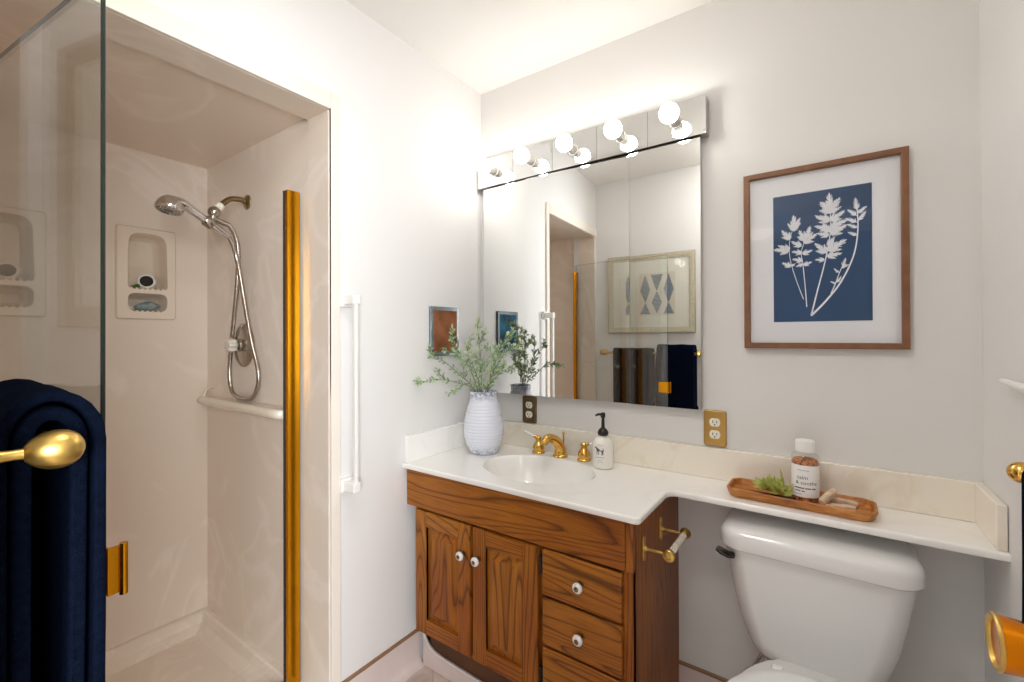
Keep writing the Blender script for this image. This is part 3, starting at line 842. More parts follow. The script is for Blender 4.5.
# leafy artificial branches standing in the vase
gr = thing('leafy_greenery', 'bunch of leafy sage green branches in the pale blue vase', 'plant', vc + V(0, 0, 0.06))
def leaf(mb, p, d, up, L, wd, mi=0):
    d = d.normalized(); sd = d.cross(up)
    if sd.length < 1e-4: sd = d.orthogonal()
    sd.normalize(); up = sd.cross(d)
    pts = []
    prof_ = ((0, 0.06), (0.2, 0.62), (0.45, 1.0), (0.7, 0.8), (0.9, 0.36), (1.0, 0.03))
    for t, k_ in prof_:
        c = p + d*(L*t) + up*(L*0.12*math.sin(PI*t))
        pts.append((c + sd*(wd*k_) + up*(wd*0.25*k_), c, c - sd*(wd*k_) + up*(wd*0.25*k_)))
    vs_ = [q for tri in pts for q in tri]; fs = []
    for i in range(len(pts)-1):
        for j in (0, 1): fs.append((i*3+j, i*3+j+1, i*3+j+4, i*3+j+3))
    mb.add(vs_, fs, mi)
def branch(pts, n, L, wd, pale, twigs=0):
    pts = [vc + V(*p) for p in pts]
    P = smooth_path(pts, 10); m = len(P)
    s_ = MB(); s_.tube(P, [0.0022*(1-0.7*i/(m-1)) for i in range(m)], 6)
    lf = MB()
    def dress(Q, n, k0):
        q = len(Q)
        for i in range(n):
            f = k0 + (1-k0)*i/max(1, n-1); x = f*(q-1); a = min(int(x), q-2)
            p = Q[a].lerp(Q[a+1], x-a); t = (Q[a+1]-Q[a]).normalized()
            az = i*2.4 + random.uniform(-0.5, 0.5)
            o1 = t.orthogonal().normalized(); o2 = t.cross(o1)
            for ph in (0, PI):
                sd = o1*math.cos(az+ph) + o2*math.sin(az+ph)
                l = L*(1-0.35*f)*random.uniform(0.75, 1.2)
                leaf(lf, p, t*0.75 + sd*random.uniform(0.6, 1.0), t.cross(sd), l, wd*0.72*random.uniform(0.8, 1.15), 1 if random.random() < pale else 0)
        leaf(lf, Q[-1], (Q[-1]-Q[-2]), V(0, 0, 1), L*0.8, wd*0.8, 1)
    dress(P, n, 0.28)
    for k_ in range(twigs):
        f = 0.4 + 0.5*k_/max(1, twigs-1) if twigs > 1 else 0.55
        a = int(f*(m-1)); t = (P[a]-P[a-1]).normalized()
        o1 = t.orthogonal().normalized(); o2 = t.cross(o1); az = k_*2.3 + 0.7
        d = (t*0.75 + o1*math.cos(az)*0.8 + o2*math.sin(az)*0.8).normalized()
        Lt = 0.085*(1.1-0.5*f)
        Q = [P[a] + d*(Lt*j/5) + V(0, 0, 0.006*(j/5)**2) for j in range(6)]
        s_.tube(Q, 0.0010, 5); dress(Q, 7, 0.15)
    b = build('branch', s_, STEM, gr)
    build('leaves', lf, [LEAF, LEAF_PALE], b, keep_normals=True, angle=70)
S0 = (0.0, 0.0, 0.05)
branch([S0, (-0.02, -0.03, 0.25), (-0.06, -0.10, 0.295), (-0.103, -0.17, 0.312), (-0.124, -0.245, 0.302)], 17, 0.028, 0.0058, 0.3, 3)
branch([S0, (-0.02, -0.03, 0.25), (-0.07, -0.08, 0.33), (-0.105, -0.135, 0.385), (-0.128, -0.18, 0.405)], 13, 0.028, 0.0055, 0.25, 2)
branch([S0, (-0.015, -0.02, 0.25), (-0.045, -0.045, 0.36), (-0.085, -0.08, 0.44), (-0.10, -0.09, 0.47)], 15, 0.029, 0.0058, 0.3, 3)
branch([S0, (-0.01, 0.0, 0.25), (-0.015, 0.0, 0.36), (-0.025, 0.0, 0.46), (-0.035, 0.0, 0.54)], 17, 0.03, 0.0058, 0.45, 4)
branch([S0, (0.015, 0.01, 0.25), (0.035, 0.03, 0.36), (0.05, 0.05, 0.44), (0.08, 0.07, 0.49)], 15, 0.03, 0.006, 0.4, 4)
branch([S0, (0.025, -0.01, 0.25), (0.06, -0.01, 0.34), (0.10, 0.0, 0.40), (0.14, 0.0, 0.44)], 14, 0.03, 0.006, 0.4, 3)
branch([S0, (0.025, -0.02, 0.25), (0.07, -0.03, 0.30), (0.12, -0.03, 0.345), (0.165, -0.03, 0.36)], 12, 0.029, 0.0058, 0.35, 2)
branch([S0, (0.0, -0.02, 0.25), (0.0, -0.05, 0.33), (-0.01, -0.08, 0.40), (-0.015, -0.09, 0.45)], 13, 0.029, 0.0058, 0.3, 3)

# widespread brass faucet
fc = thing('faucet', 'polished brass widespread faucet with white lever handles behind the sink', 'faucet', (-0.878, 1.583, ZT))
def fhandle(x, y, ang, el):
    mb = MB(); c = V(x, y, ZT+0.0003)
    mb.lathe([(0.0, 0.0), (0.0255, 0.0), (0.027, 0.003), (0.0265, 0.007), (0.022, 0.010), (0.0225, 0.014), (0.0245, 0.022), (0.0225, 0.033), (0.0165, 0.042), (0.012, 0.047), (0.0115, 0.054), (0.0135, 0.058), (0.0120, 0.066), (0.006, 0.070), (0.0, 0.071)], c, (0, 0, 1), 32)
    d = V(math.cos(ang)*math.cos(el), math.sin(ang)*math.cos(el), math.sin(el)); p = c + V(0, 0, 0.060)
    mb.tube([p + d*(0.006*i) for i in range(5)], [0.0085, 0.0075, 0.006, 0.0058, 0.0062], 14)
    h = build('handle', mb, BRASS, fc, angle=50)
    l = MB(); l.tube([p + d*(0.022 + 0.006*i) for i in range(9)], [0.0048, 0.0054, 0.0056, 0.0056, 0.0056, 0.0056, 0.0056, 0.0048, 0.002], 14)
    build('lever', l, PORC, h)['label'] = 'white porcelain lever'
fhandle(-0.982, 1.585, math.radians(195), math.radians(22))
fhandle(-0.775, 1.585, math.radians(8), math.radians(16))
mb = MB(); c = V(-0.878, 1.583, ZT+0.0003)
mb.lathe([(0.0, 0.0), (0.0285, 0.0), (0.030, 0.003), (0.0285, 0.008), (0.024, 0.011), (0.0245, 0.016), (0.0235, 0.026), (0.020, 0.036), (0.016, 0.045), (0.012, 0.05)], c, (0, 0, 1), 32)
sp = smooth_path([c + V(0, 0.002, 0.015), c + V(0, -0.006, 0.040), c + V(-0.003, -0.030, 0.067), c + V(-0.007, -0.062, 0.084), c + V(-0.010, -0.090, 0.086), c + V(-0.012, -0.104, 0.076)], 6)
m_ = len(sp); mb.tube(sp, [0.0245 - 0.0105*min(1, i/(m_*0.9)) for i in range(m_)], 20)
mb.lathe([(0.011, 0.0), (0.0125, 0.004), (0.0125, 0.014), (0.011, 0.016), (0.0, 0.015)], sp[-1] + V(0, 0, 0.006), (0, -0.35, -0.94), 20)
build('spout', mb, BRASS, fc, angle=50)
mb = MB(); mb.tube([c + V(0, 0.026, 0.0), c + V(0, 0.026, 0.085)], 0.003, 10); mb.ball(c + V(0, 0.026, 0.09), 0.0065)
build('lift_rod', mb, BRASS, fc)

# soap dispenser
sc_ = V(-0.678, 1.545, ZT+0.0004)
sd = thing('soap_dispenser', 'milky pump bottle with black pump and small animal print beside the faucet', 'soap dispenser', sc_)
mb = MB(); RS = 0.0385
mb.lathe([(0.0, 0.002), (0.032, 0.0), (0.037, 0.003), (RS, 0.010), (RS, 0.088), (0.036, 0.098), (0.029, 0.108), (0.018, 0.113), (0.0135, 0.116), (0.0135, 0.124), (0.0, 0.124)], sc_, (0, 0, 1), 36)
bt = build('bottle', mb, MILKY, sd)
mb = MB()
mb.lathe([(0.0, 0.118), (0.017, 0.118), (0.0195, 0.121), (0.0195, 0.131), (0.015, 0.139), (0.008, 0.145), (0.0065, 0.148), (0.0055, 0.180), (0.009, 0.184), (0.0095, 0.197), (0.007, 0.201), (0.0, 0.202)], sc_, (0, 0, 1), 24)
mb.tube([sc_ + V(0, 0, 0.193), sc_ + V(-0.012, -0.014, 0.196), sc_ + V(-0.020, -0.022, 0.191)], [0.006, 0.0048, 0.0036], 10)
build('pump', mb, BLACK, sd)
def wrap(mb, polys, c, R, ang, z, mi=0):
    """lay flat (a,b) shapes round a cylinder, facing direction ang"""
    vs_, fs = polys
    mb.add([V(c.x + R*math.cos(ang + a/R), c.y + R*math.sin(ang + a/R), c.z + z + b) for a, b in vs_], fs, mi)
def bars(rows):
    vs_ = []; fs = []
    for a0, a1, b0, b1 in rows:
        n_ = 6; o = len(vs_)
        for i in range(n_+1):
            a = a0 + (a1-a0)*i/n_; vs_ += [(a, b0), (a, b1)]
        fs += [(o+2*i, o+2*i+2, o+2*i+3, o+2*i+1) for i in range(n_)]
    return vs_, fs
ANG = math.atan2(-sc_.y, -sc_.x) - 0.30
mb = MB()
# small animal silhouette: body, neck, head, tail and four legs
sil = [(-.013, .012), (-.016, .014), (-.019, .012), (-.0185, .009), (-.014, .008), (-.0115, .004), (-.011, -.012), (-.0088, -.012), (-.0085, -.001), (-.0055, 0), (-.005, -.010), (-.003, -.010), (-.0028, .0005), (.005, .0005), (.0055, -.012), (.0075, -.012), (.0078, -.004), (.009, -.011), (.011, -.011), (.0105, .004), (.013, -.002), (.012, .007), (.008, .010), (-.006, .009), (-.0095, .012)]
wrap(mb, ([(a*1.15, b*1.15) for a, b in sil], [tuple(range(len(sil)))]), sc_, RS+0.0004, ANG, 0.066)
wrap(mb, bars([(-0.016, 0.016, -0.0012, 0.0010), (-0.008, 0.009, -0.011, -0.0095), (-0.013, 0.013, -0.018, -0.017)]), sc_, RS+0.0004, ANG, 0.044, 1)
wrap(mb, bars([(-0.012, 0.012, 0, 0.001)]), sc_, RS+0.0004, ANG, 0.088, 1)
build('printed_label', mb, [INK, INK_PALE], bt)

# wooden tray with bath salts, sprig and sticks
TC = V(-0.073, 1.532, ZT+0.0004); TA = math.radians(-1.5)
tA = V(math.cos(TA), math.sin(TA), 0); tB = V(-math.sin(TA), math.cos(TA), 0); FT = (tA, tB, V(0, 0, 1))
tl = [(-0.180, -0.045), (-0.158, -0.066), (0.158, -0.066), (0.180, -0.045), (0.180, 0.045), (0.158, 0.066), (-0.158, 0.066), (-0.180, 0.045)]
tl = round_corners(tl, [0.008]*8, 3)
mb = MB()
mb.rings([[TC + tA*q[0] + tB*q[1] + V(0, 0, z) for q in inset(tl, d)] for d, z in ((0.016, 0.0), (0.010, 0.001), (0.003, 0.014), (0.0, 0.024), (0.001, 0.0265), (0.004, 0.0270), (0.007, 0.0255), (0.012, 0.012), (0.018, 0.0080), (0.05, 0.0075))])
tag(build('wooden_tray', mb, TRAYW, loc=TC, angle=35), 'long narrow wooden tray with cut corners on the counter above the toilet', 'tray')
TZ = TC.z + 0.0082
bc = V(-0.054, 1.548, TZ); RB = 0.0345
bs = thing('bath_salts_jar', 'clear jar of amber bath salts with white cap and printed label in wooden tray', 'jar', bc)
mb = MB(); mb.lathe([(0.0, 0.0), (0.030, 0.0), (0.0335, 0.004), (RB, 0.008), (RB, 0.124), (0.0325, 0.131), (0.026, 0.136), (0.0225, 0.138), (0.0225, 0.150)], bc, (0, 0, 1), 40)
jr = build('jar_glass', mb, clear_glass('jar_glass', (0.97, 0.97, 0.96), 1.4), bs)
mb = MB(); mb.lathe([(0.0, 0.002), (0.030, 0.002), (0.0325, 0.006), (0.0325, 0.112), (0.030, 0.118), (0.020, 0.121), (0.0, 0.122)], bc, (0, 0, 1), 40)
build('salts', mb, SALT, bs)['label'] = 'coarse amber brown salts'
mb = MB(); mb.lathe([(0.0225, 0.141), (0.0240, 0.141), (0.0244, 0.143), (0.0244, 0.169), (0.0230, 0.172), (0.0, 0.1725)], bc, (0, 0, 1), 40)
build('cap', mb, WHITE_PLASTIC, bs)
ANG = math.atan2(-bc.y, -bc.x); mb = MB(); n_ = 28
vs_ = []; fs = []
for i in range(n_+1):
    a = -0.047 + 0.094*i/n_; vs_ += [(a, 0), (a, 0.090)]
fs = [(2*i, 2*i+2, 2*i+3, 2*i+1) for i in range(n_)]
wrap(mb, (vs_, fs), bc, RB+0.0004, ANG, 0.016)
lab = build('label', mb, PAPER, bs)
mb = MB(); RT = RB + 0.0008
def put(body, size, a, z, al='LEFT', mi=0):
    v_, f_ = text_polys(body, size, al); wrap(mb, ([(x+a, y) for x, y in v_], f_), bc, RT, ANG, z, mi)
put('calm', 0.0150, -0.021, 0.067)
put('& soothe', 0.0150, -0.025, 0.052)
wrap(mb, bars([(-0.019, 0.010, 0, 0.0016)]), bc, RT, ANG, 0.091, 1)
wrap(mb, bars([(-0.028, -0.002, 0, 0.0030), (0.0, 0.014, 0, 0.0030), (0.016, 0.027, 0, 0.003)]), bc, RT, ANG, 0.040)
wrap(mb, bars([(-0.027, -0.012, 0, 0.0026), (-0.009, -0.001, 0, 0.0026)]), bc, RT, ANG, 0.032)
wrap(mb, bars([(-0.025, -0.008, 0, 0.0014)]), bc, RT, ANG, 0.023, 1)
build('lettering', mb, [INK, INK_PALE], lab, keep_normals=True)
sg_ = thing('leafy_sprig', 'small lime green leafy sprig lying in the wooden tray left of the jar', 'plant', (-0.14, 1.525, TZ))
mb = MB(); lf = MB()
base = V(-0.118, 1.530, TZ+0.006)
mb.tube(smooth_path([base + V(0.035, -0.01, 0.003), base, base + V(-0.03, -0.006, 0.012), base + V(-0.055, -0.01, 0.012)], 5), 0.0022, 8)
build('sprig_stem', mb, STEM, sg_)
for i in range(46):
    a = random.uniform(0, 1); p = base + V(0.012 - 0.05*a, random.uniform(-0.012, 0.008), 0.004 + 0.012*a)
    if i % 3 == 0: d = V(random.uniform(-0.9, 0.3), random.uniform(-0.4, 0.3), random.uniform(0.9, 1.5))
    else: d = V(random.uniform(-1, 0.7), random.uniform(-0.7, 0.3), random.uniform(0.15, 0.55))
    leaf(lf, p, d, V(0.2, -1, 0.5), random.uniform(0.030, 0.050), random.uniform(0.0050, 0.0080), 0)
def keep_in(v):
    x = max(-0.198, v.x); return (x, max(1.486, min(1.575, v.y)), max(TZ+0.0006, v.z))
lf.warp(keep_in)
lf_ = MB(); leaf(lf_, base + V(0.012, 0.008, 0.005), V(-0.15, 0.1, 1.0), V(0.3, -1, 0.2), 0.072, 0.004)
lf.add(lf_.v, lf_.f)
build('sprig_leaves', lf, LEAF_LIME, sg_, keep_normals=True, angle=70)
# pale sticks
def stick(p, q, r, label):
    p, q = V(*p), V(*q); d = (q-p).normalized(); n_ = 7
    mb = MB(); pts = [p.lerp(q, i/n_) for i in range(n_+1)]
    A2 = d.cross(V(0, 0, 1)).normalized(); B2 = A2.cross(d)
    rings = []
    for i, c in enumerate(pts):
        k_ = 0.82 if i in (0, n_) else 1.0
        rings.append([c + A2*(a*r*k_) + B2*(b*r*k_) for a, b in ((-1, -.6), (-.5, -.95), (.6, -.9), (1, -.4), (1, .5), (.5, .95), (-.6, 1), (-1, .4))])
    mb.rings(rings)
    tag(build('wood_stick', mb, STICK, loc=p, angle=30), label, 'wood stick', 'pale wood sticks in the tray')
zb = TZ + 0.0085
stick((0.006, 1.506, zb), (0.060, 1.514, zb), 0.0075, 'short pale wood stick lying lowest along the front of the tray')
stick((0.000, 1.547, zb+0.006), (0.066, 1.552, zb+0.0005), 0.0080, 'pale wood stick lying flat along the back of the tray right of the jar')
stick((-0.006, 1.484, zb), (0.008, 1.488, zb), 0.0075, 'stubby pale wood stick end at the tray front beside the jar')
stick((-0.016, 1.490, zb+0.010), (0.014, 1.534, zb+0.034), 0.0088, 'topmost pale wood stick slanting up across the others in the tray')

# ================================================================== TOILET
to = thing('toilet', 'white porcelain toilet with tapered tank under the counter shelf', 'toilet', (-0.035, 1.35, 0))
TX = -0.0365
def tankring(hw, yf, yb2, r, z, bow=0.018, n=6):
    """rounded rectangle with a bowed front"""
    pts = rrect(TX-hw, TX+hw, yf, yb2, r, n); out = []
    for x, y in pts:
        t = (x-TX)/hw
        if y < (yf+yb2)/2: y = y - bow*(1-t*t) + 0.0
        out.append(V(x, y, z))
    return out
mb = MB(); rings = []
for hw, yf, r, z in ((0.112, 1.480, 0.05, 0.372), (0.138, 1.462, 0.055, 0.376), (0.150, 1.452, 0.055, 0.39), (0.164, 1.446, 0.055, 0.42), (0.186, 1.440, 0.055, 0.49), (0.203, 1.434, 0.055, 0.58), (0.214, 1.430, 0.055, 0.655), (0.217, 1.430, 0.055, 0.690)):
    rings.append(tankring(hw, yf, 1.628, r, z))
mb.rings(rings); tank = build('tank', mb, PORC, to, angle=50)
mb = MB(); mb.tube([V(TX+0.178, 1.452, 0.60), V(TX+0.189, 1.464, 0.611)], 0.0008, 6); build('hairline_mark', mb, INK, tank)
mb = MB(); rings = []
for d, z in ((0.012, 0.682), (0.004, 0.683), (0.0, 0.688), (0.0, 0.714), (0.0015, 0.723), (0.006, 0.731), (0.014, 0.738), (0.026, 0.743), (0.05, 0.747), (0.085, 0.749)):
    rings.append(tankring(0.229-d, 1.412+d, 1.634-d*0.5, max(0.012, 0.058-d*0.3), z, 0.018))
mb.rings(rings); build('tank_lid', mb, PORC, to, angle=50)
mb = MB()
lx, ly, lz = -0.222, 1.432, 0.662
mb.lathe([(0.014, 0.0), (0.014, 0.006), (0.009, 0.010), (0.008, 0.016)], (-0.218, ly+0.020, lz), (-0.5, -0.86, 0), 20)
mb.tube([V(-0.224, 1.428, lz-0.004), V(-0.238, 1.420, lz-0.001), V(-0.254, 1.414, lz+0.007), V(-0.266, 1.412, lz+0.014)], [0.0085, 0.0105, 0.0105, 0.008], 12)
build('flush_lever', mb, plain('chrome_dark_reflection', '4a4846', 0.2, 1.0), to)  # plain metal lever, darkened in colour to stand for a dark reflection
# bowl: pedestal and rim as stacked ovals
def oval(cx, cy, a, bf, bb, z, n=40):
    out = []
    for i in range(n):
        t = 2*PI*i/n; x = a*math.cos(t); y = math.sin(t)
        out.append(V(cx+x, cy + (bb*y if y > 0 else bf*y), z))
    return out
mb = MB(); rings = []
for a, bf, bb, cy, z in ((0.11, 0.20, 0.24, 1.26, 0.0), (0.115, 0.205, 0.245, 1.26, 0.012), (0.10, 0.18, 0.24, 1.26, 0.04), (0.095, 0.16, 0.24, 1.25, 0.14), (0.12, 0.20, 0.26, 1.23, 0.24), (0.165, 0.25, 0.28, 1.19, 0.34), (0.182, 0.275, 0.30, 1.17, 0.385), (0.180, 0.272, 0.30, 1.17, 0.398), (0.16, 0.25, 0.28, 1.17, 0.400)):
    rings.append(oval(TX, cy, a, bf, bb, z))
mb.rings(rings); mb.box(TX-0.12, TX+0.12, 1.40, 1.615, 0.30, 0.3705, 0.02); build('bowl', mb, PORC, to, angle=50)
mb = MB(); rings = []
for d, z in ((0.006, 0.402), (0.0, 0.406), (0.0, 0.416), (0.008, 0.421)):
    rings.append(oval(TX, 1.13, 0.186-d, 0.245-d, 0.215-d, z))
mb.rings(rings); build('seat', mb, PORC_SEAT, to, angle=50)
mb = MB(); rings = []
for d, z in ((0.006, 0.4225), (0.0, 0.426), (0.0, 0.434), (0.006, 0.441), (0.03, 0.446), (0.09, 0.449)):
    rings.append(oval(TX, 1.13, 0.188-d, 0.248-d, 0.220-d, z))
mb.rings(rings); build('seat_lid', mb, PORC_SEAT, to, angle=50)
for s_ in (-1, 1):
    mb = MB(); mb.box(TX+s_*0.075-0.014, TX+s_*0.075+0.014, 1.345, 1.375, 0.400, 0.426, 0.008); build('seat_hinge', mb, PORC_SEAT, to)
    mb = MB(); mb.tube([V(TX+s_*0.085, 1.53, 0.32), V(TX+s_*0.085, 1.53, 0.374)], 0.007, 10); build('tank_bolt', mb, RUBBER, to)
mb = MB()
mb.lathe([(0.028, 0.001), (0.026, 0.006), (0.009, 0.008), (0.009, 0.05)], (-0.20, 1.640, 0.19), (0, -1, 0), 20)
mb.tube(smooth_path([V(-0.20, 1.592, 0.19), V(-0.20, 1.575, 0.24), V(-0.17, 1.56, 0.32), V(-0.145, 1.555, 0.376)], 6), 0.005, 8)
build('supply_line', mb, CHROME, to)

# ================================================================== SHOWER
def niche(cy, label_bits):
    t = MB(); O = (SXB, 0, 0)
    y0, y1, z0, z1 = cy-0.100, cy+0.100, 1.369, 1.745
    outer = rrect(y0, y1, z0, z1, 0.012, 4)
    top = round_corners([(cy-0.064, 1.492), (cy+0.070, 1.492), (cy+0.064, 1.722), (cy-0.060, 1.722)], [0.02, 0.02, 0.045, 0.045], 6)
    low = round_corners([(cy-0.062, 1.400), (cy+0.066, 1.400), (cy+0.070, 1.476), (cy-0.064, 1.476)], [0.03, 0.03, 0.03, 0.03], 6)
    A, B, C = FYZ
    fl = 0.012
    R = [[V(*O) + A*q[0] + B*q[1] + C*c for q in inset(outer, d)] for d, c in ((0, 0.0005), (0.001, fl*0.6), (0.005, fl))]
    t.rings(R, cap0=False, cap1=False)
    holed_plate(t, inset(outer, 0.005), [top, low], fl, FYZ, O)
    for poly, dep in ((top, 0.085), (low, 0.085)):
        RR = [[V(*O) + A*q[0] + B*q[1] + C*c for q in inset(poly, d)] for d, c in ((0, fl), (0.0015, fl-0.006), (0.006, -dep*0.55), (0.010, -dep+0.012), (0.022, -dep))]
        t.rings(RR, cap0=False)
    # scalloped front lips that keep things in
    for zz in (1.492, 1.400):
        for k_ in range(7):
            t.ball(V(SXB+0.004, cy-0.05+0.0175*k_, zz+0.0015), 0.006, n=10)
    o = build('shower_niche', t, plain('niche_acrylic', 'e6d8c6', 0.25, coat=0.4), loc=(SXB, cy, 1.369), angle=40)
    return tag(o, label_bits, 'soap niche', 'moulded niches in the shower wall')
niche(NICHE_Y[0], 'two-tier moulded soap niche in the shower wall left of the shower head')
niche(NICHE_Y[1], 'two-tier moulded soap niche seen faintly through the glass shower door')
def round_jar(c, label):
    t = thing('round_jar', label, 'jar', c)
    ax = V(0.93, -0.28, 0.12)
    mb = MB(); mb.lathe([(0.0, -0.042), (0.020, -0.042), (0.029, -0.034), (0.032, -0.018), (0.032, 0.0), (0.030, 0.008), (0.026, 0.010), (0.0225, 0.009), (0.0220, -0.002), (0.0, -0.003)], c, ax, 32)
    build('jar_body', mb, WHITE_PLASTIC, t)
    mb = MB(); mb.lathe([(0.0, -0.002), (0.0218, -0.002), (0.0218, 0.0075), (0.019, 0.0085), (0.016, 0.0055), (0.0, 0.0045)], c, ax, 32)
    build('dark_end', mb, plain('dark_lid', '2a221e', 0.75), t)['label'] = 'dark round end'
round_jar(V(SXB-0.028, NICHE_Y[0]+0.008, 1.5285), 'small white jar with dark end lying on the upper shelf of the shower niche')
round_jar(V(SXB-0.028, NICHE_Y[1]+0.010, 1.5285), 'jar with dark end in the niche behind the glass door, above the towels')
mb = MB(); p = V(SXB-0.022, NICHE_Y[0]-0.036, 1.4965)
for i in range(9):
    leaf(mb, p + V(random.uniform(-.008, .008), random.uniform(-.012, .012), 0), V(random.uniform(-.4, .6), random.uniform(-1, 1), random.uniform(0.2, 1.0)), V(0.5, 0, 1), 0.024, 0.006)
mb.warp(lambda v: (min(v.x, SXB-0.002), max(v.y, NICHE_Y[0]-0.054), max(v.z, 1.4945)))
tag(build('green_scrap', mb, GREEN_TOY, loc=p, keep_normals=True), 'small green leafy scrap beside the white jar in the shower niche', 'leaf')
mb = MB(); c = V(SXB-0.03, NICHE_Y[0]+0.010, 1.424)
mb.lathe([(0.036*math.sin(PI*k/12), -0.018*math.cos(PI*k/12)) for k in range(13)], c, (0, 0, 1), 28)
def lump(v):
    d = v - c; a = math.atan2(d.y, d.x)
    k_ = 1 + 0.10*math.sin(5*a) + 0.05*math.sin(9*a+1)
    return (c.x + d.x*k_*0.8, c.y + d.y*k_*1.15, c.z + d.z*(1+0.25*math.sin(3*a)) + 0.005*math.sin(40*d.y))
mb.warp(lump)
tag(build('bath_sponge', mb, SPONGE, loc=c), 'blue grey crumpled bath sponge on the lower shelf of the shower niche', 'sponge')

# shower arm, hand shower and hose
SX = -1.905
hs = thing('hand_shower', 'chrome hand shower on a bracket with a looping metal hose, in the shower', 'shower head', (SX, SYF, 1.84))
mb = MB(); mb.lathe([(0.0, 0.0005), (0.030, 0.0005), (0.029, 0.004), (0.021, 0.009), (0.012, 0.012), (0.012, 0.016)], (SX, SYF, 1.839), (0, -1, 0), 28)
build('flange', mb, plain('tarnished_flange', 'a89a72', 0.3, 1.0), hs)
mb = MB(); mb.tube(smooth_path([V(SX, SYF-0.01, 1.839), V(SX, 0.83, 1.843), V(SX, 0.795, 1.836), V(SX, 0.768, 1.812), V(SX, 0.758, 1.80)], 6), 0.0105, 14)
build('shower_arm', mb, BRONZE_SHADED_BRASS, hs)
mb = MB(); mb.lathe([(0.012, -0.008), (0.015, -0.006), (0.015, 0.016), (0.012, 0.018)], (SX, 0.758, 1.80), (0, -0.62, -0.78), 20, 1)
mb.ball(V(SX, 0.738, 1.772), 0.022, n=20)
mb.tube([V(SX, 0.738, 1.772), V(SX, 0.730, 1.735)], 0.014, 16)
mb.tube([V(SX, 0.722, 1.752), V(SX, 0.745, 1.742), V(SX, 0.79, 1.732)], [0.0115, 0.0115, 0.0095], 16)
mb.lathe([(0.016, -0.018), (0.021, -0.012), (0.021, 0.012), (0.016, 0.018)], (SX+0.012, 0.715, 1.726), (0, 0.83, -0.52), 20)
build('bracket', mb, [NICKEL, IVORY], hs)
mb = MB()
hp = smooth_path([V(SX+0.012, 0.585, 1.772), V(SX+0.012, 0.625, 1.775), V(SX+0.012, 0.655, 1.762), V(SX+0.012, 0.70, 1.735), V(SX+0.012, 0.745, 1.708), V(SX+0.012, 0.782, 1.686)], 6)
m_ = len(hp); mb.tube(hp, [0.016 + 0.010*max(0, 1-i/(m_*0.42)) - 0.004*i/m_ for i in range(m_)], 18)
hc = V(SX+0.012, 0.592, 1.752); hax = V(0.10, -0.22, -0.97)
mb.lathe([(0.0, -0.044), (0.014, -0.042), (0.028, -0.034), (0.038, -0.020), (0.0425, -0.004), (0.0425, 0.006), (0.040, 0.010), (0.037, 0.011)], hc, hax, 32)
hd = build('hand_piece', mb, CHROME, hs, angle=50)
mb = MB(); mb.lathe([(0.037, 0.0105), (0.034, 0.009), (0.020, 0.0105), (0.0, 0.012)], hc, hax, 28)
A2, B2, C2 = frame(hax)
for rr_, nn in ((0.013, 7), (0.023, 12), (0.031, 18)):
    for i in range(nn):
        a = 2*PI*i/nn; q = hc + A2*(rr_*math.cos(a)) + B2*(rr_*math.sin(a)) + C2.normalized()*0.0105
        mb.ball(q, 0.0019, n=6)
build('spray_face', mb, plain('spray_face_grey', '5f5a55', 0.4), hd)
mb = MB()
hose = smooth_path([V(SX+0.012, 0.782, 1.686), V(SX+0.006, 0.800, 1.655), V(-1.905, 0.820, 1.593), V(-1.868, 0.828, 1.441), V(-1.812, 0.828, 1.284), V(-1.765, 0.834, 1.151), V(-1.800, 0.832, 1.069), V(-1.895, 0.832, 1.052), V(-1.985, 0.834, 1.075), V(-2.008, 0.834, 1.161), V(-1.980, 0.834, 1.324), V(-1.945, 0.834, 1.485), V(-1.918, 0.828, 1.64), V(-1.910, 0.812, 1.70), V(SX, 0.79, 1.732)], 14)
mb.tube(hose, [0.0078 + 0.0007*(i % 2) for i in range(len(hose))], 12)
build('hose', mb, NICKEL, hs, angle=60)
# valve
VX, VZ = -1.935, 1.263
va = thing('shower_valve', 'round chrome shower valve plate with clear knob on the shower wall behind the hose', 'shower valve', (VX, SYF, VZ))
mb = MB(); mb.lathe([(0.0, 0.0005), (0.088, 0.0005), (0.089, 0.003), (0.085, 0.008), (0.070, 0.013), (0.045, 0.016), (0.026, 0.018), (0.024, 0.026), (0.0, 0.026)], (VX, SYF, VZ), (0, -1, 0), 44)
build('escutcheon', mb, NICKEL, va)
mb = MB(); rings = []; A2, B2, C2 = frame((0, -1, 0))
for r, h in ((0.010, 0.024), (0.014, 0.028), (0.024, 0.034), (0.027, 0.042), (0.027, 0.056), (0.023, 0.064), (0.010, 0.068)):
    rings.append([V(VX, SYF, VZ) + A2*(r*(1+0.10*math.cos(7*2*PI*i/42))*math.cos(2*PI*i/42)) + B2*(r*(1+0.10*math.cos(7*2*PI*i/42))*math.sin(2*PI*i/42)) + C2*h for i in range(42)])
mb.rings(rings); build('knob', mb, plain('frosted_acrylic', 'd9cfc2', 0.1, coat=0.5), va)['label'] = 'clear fluted acrylic knob'
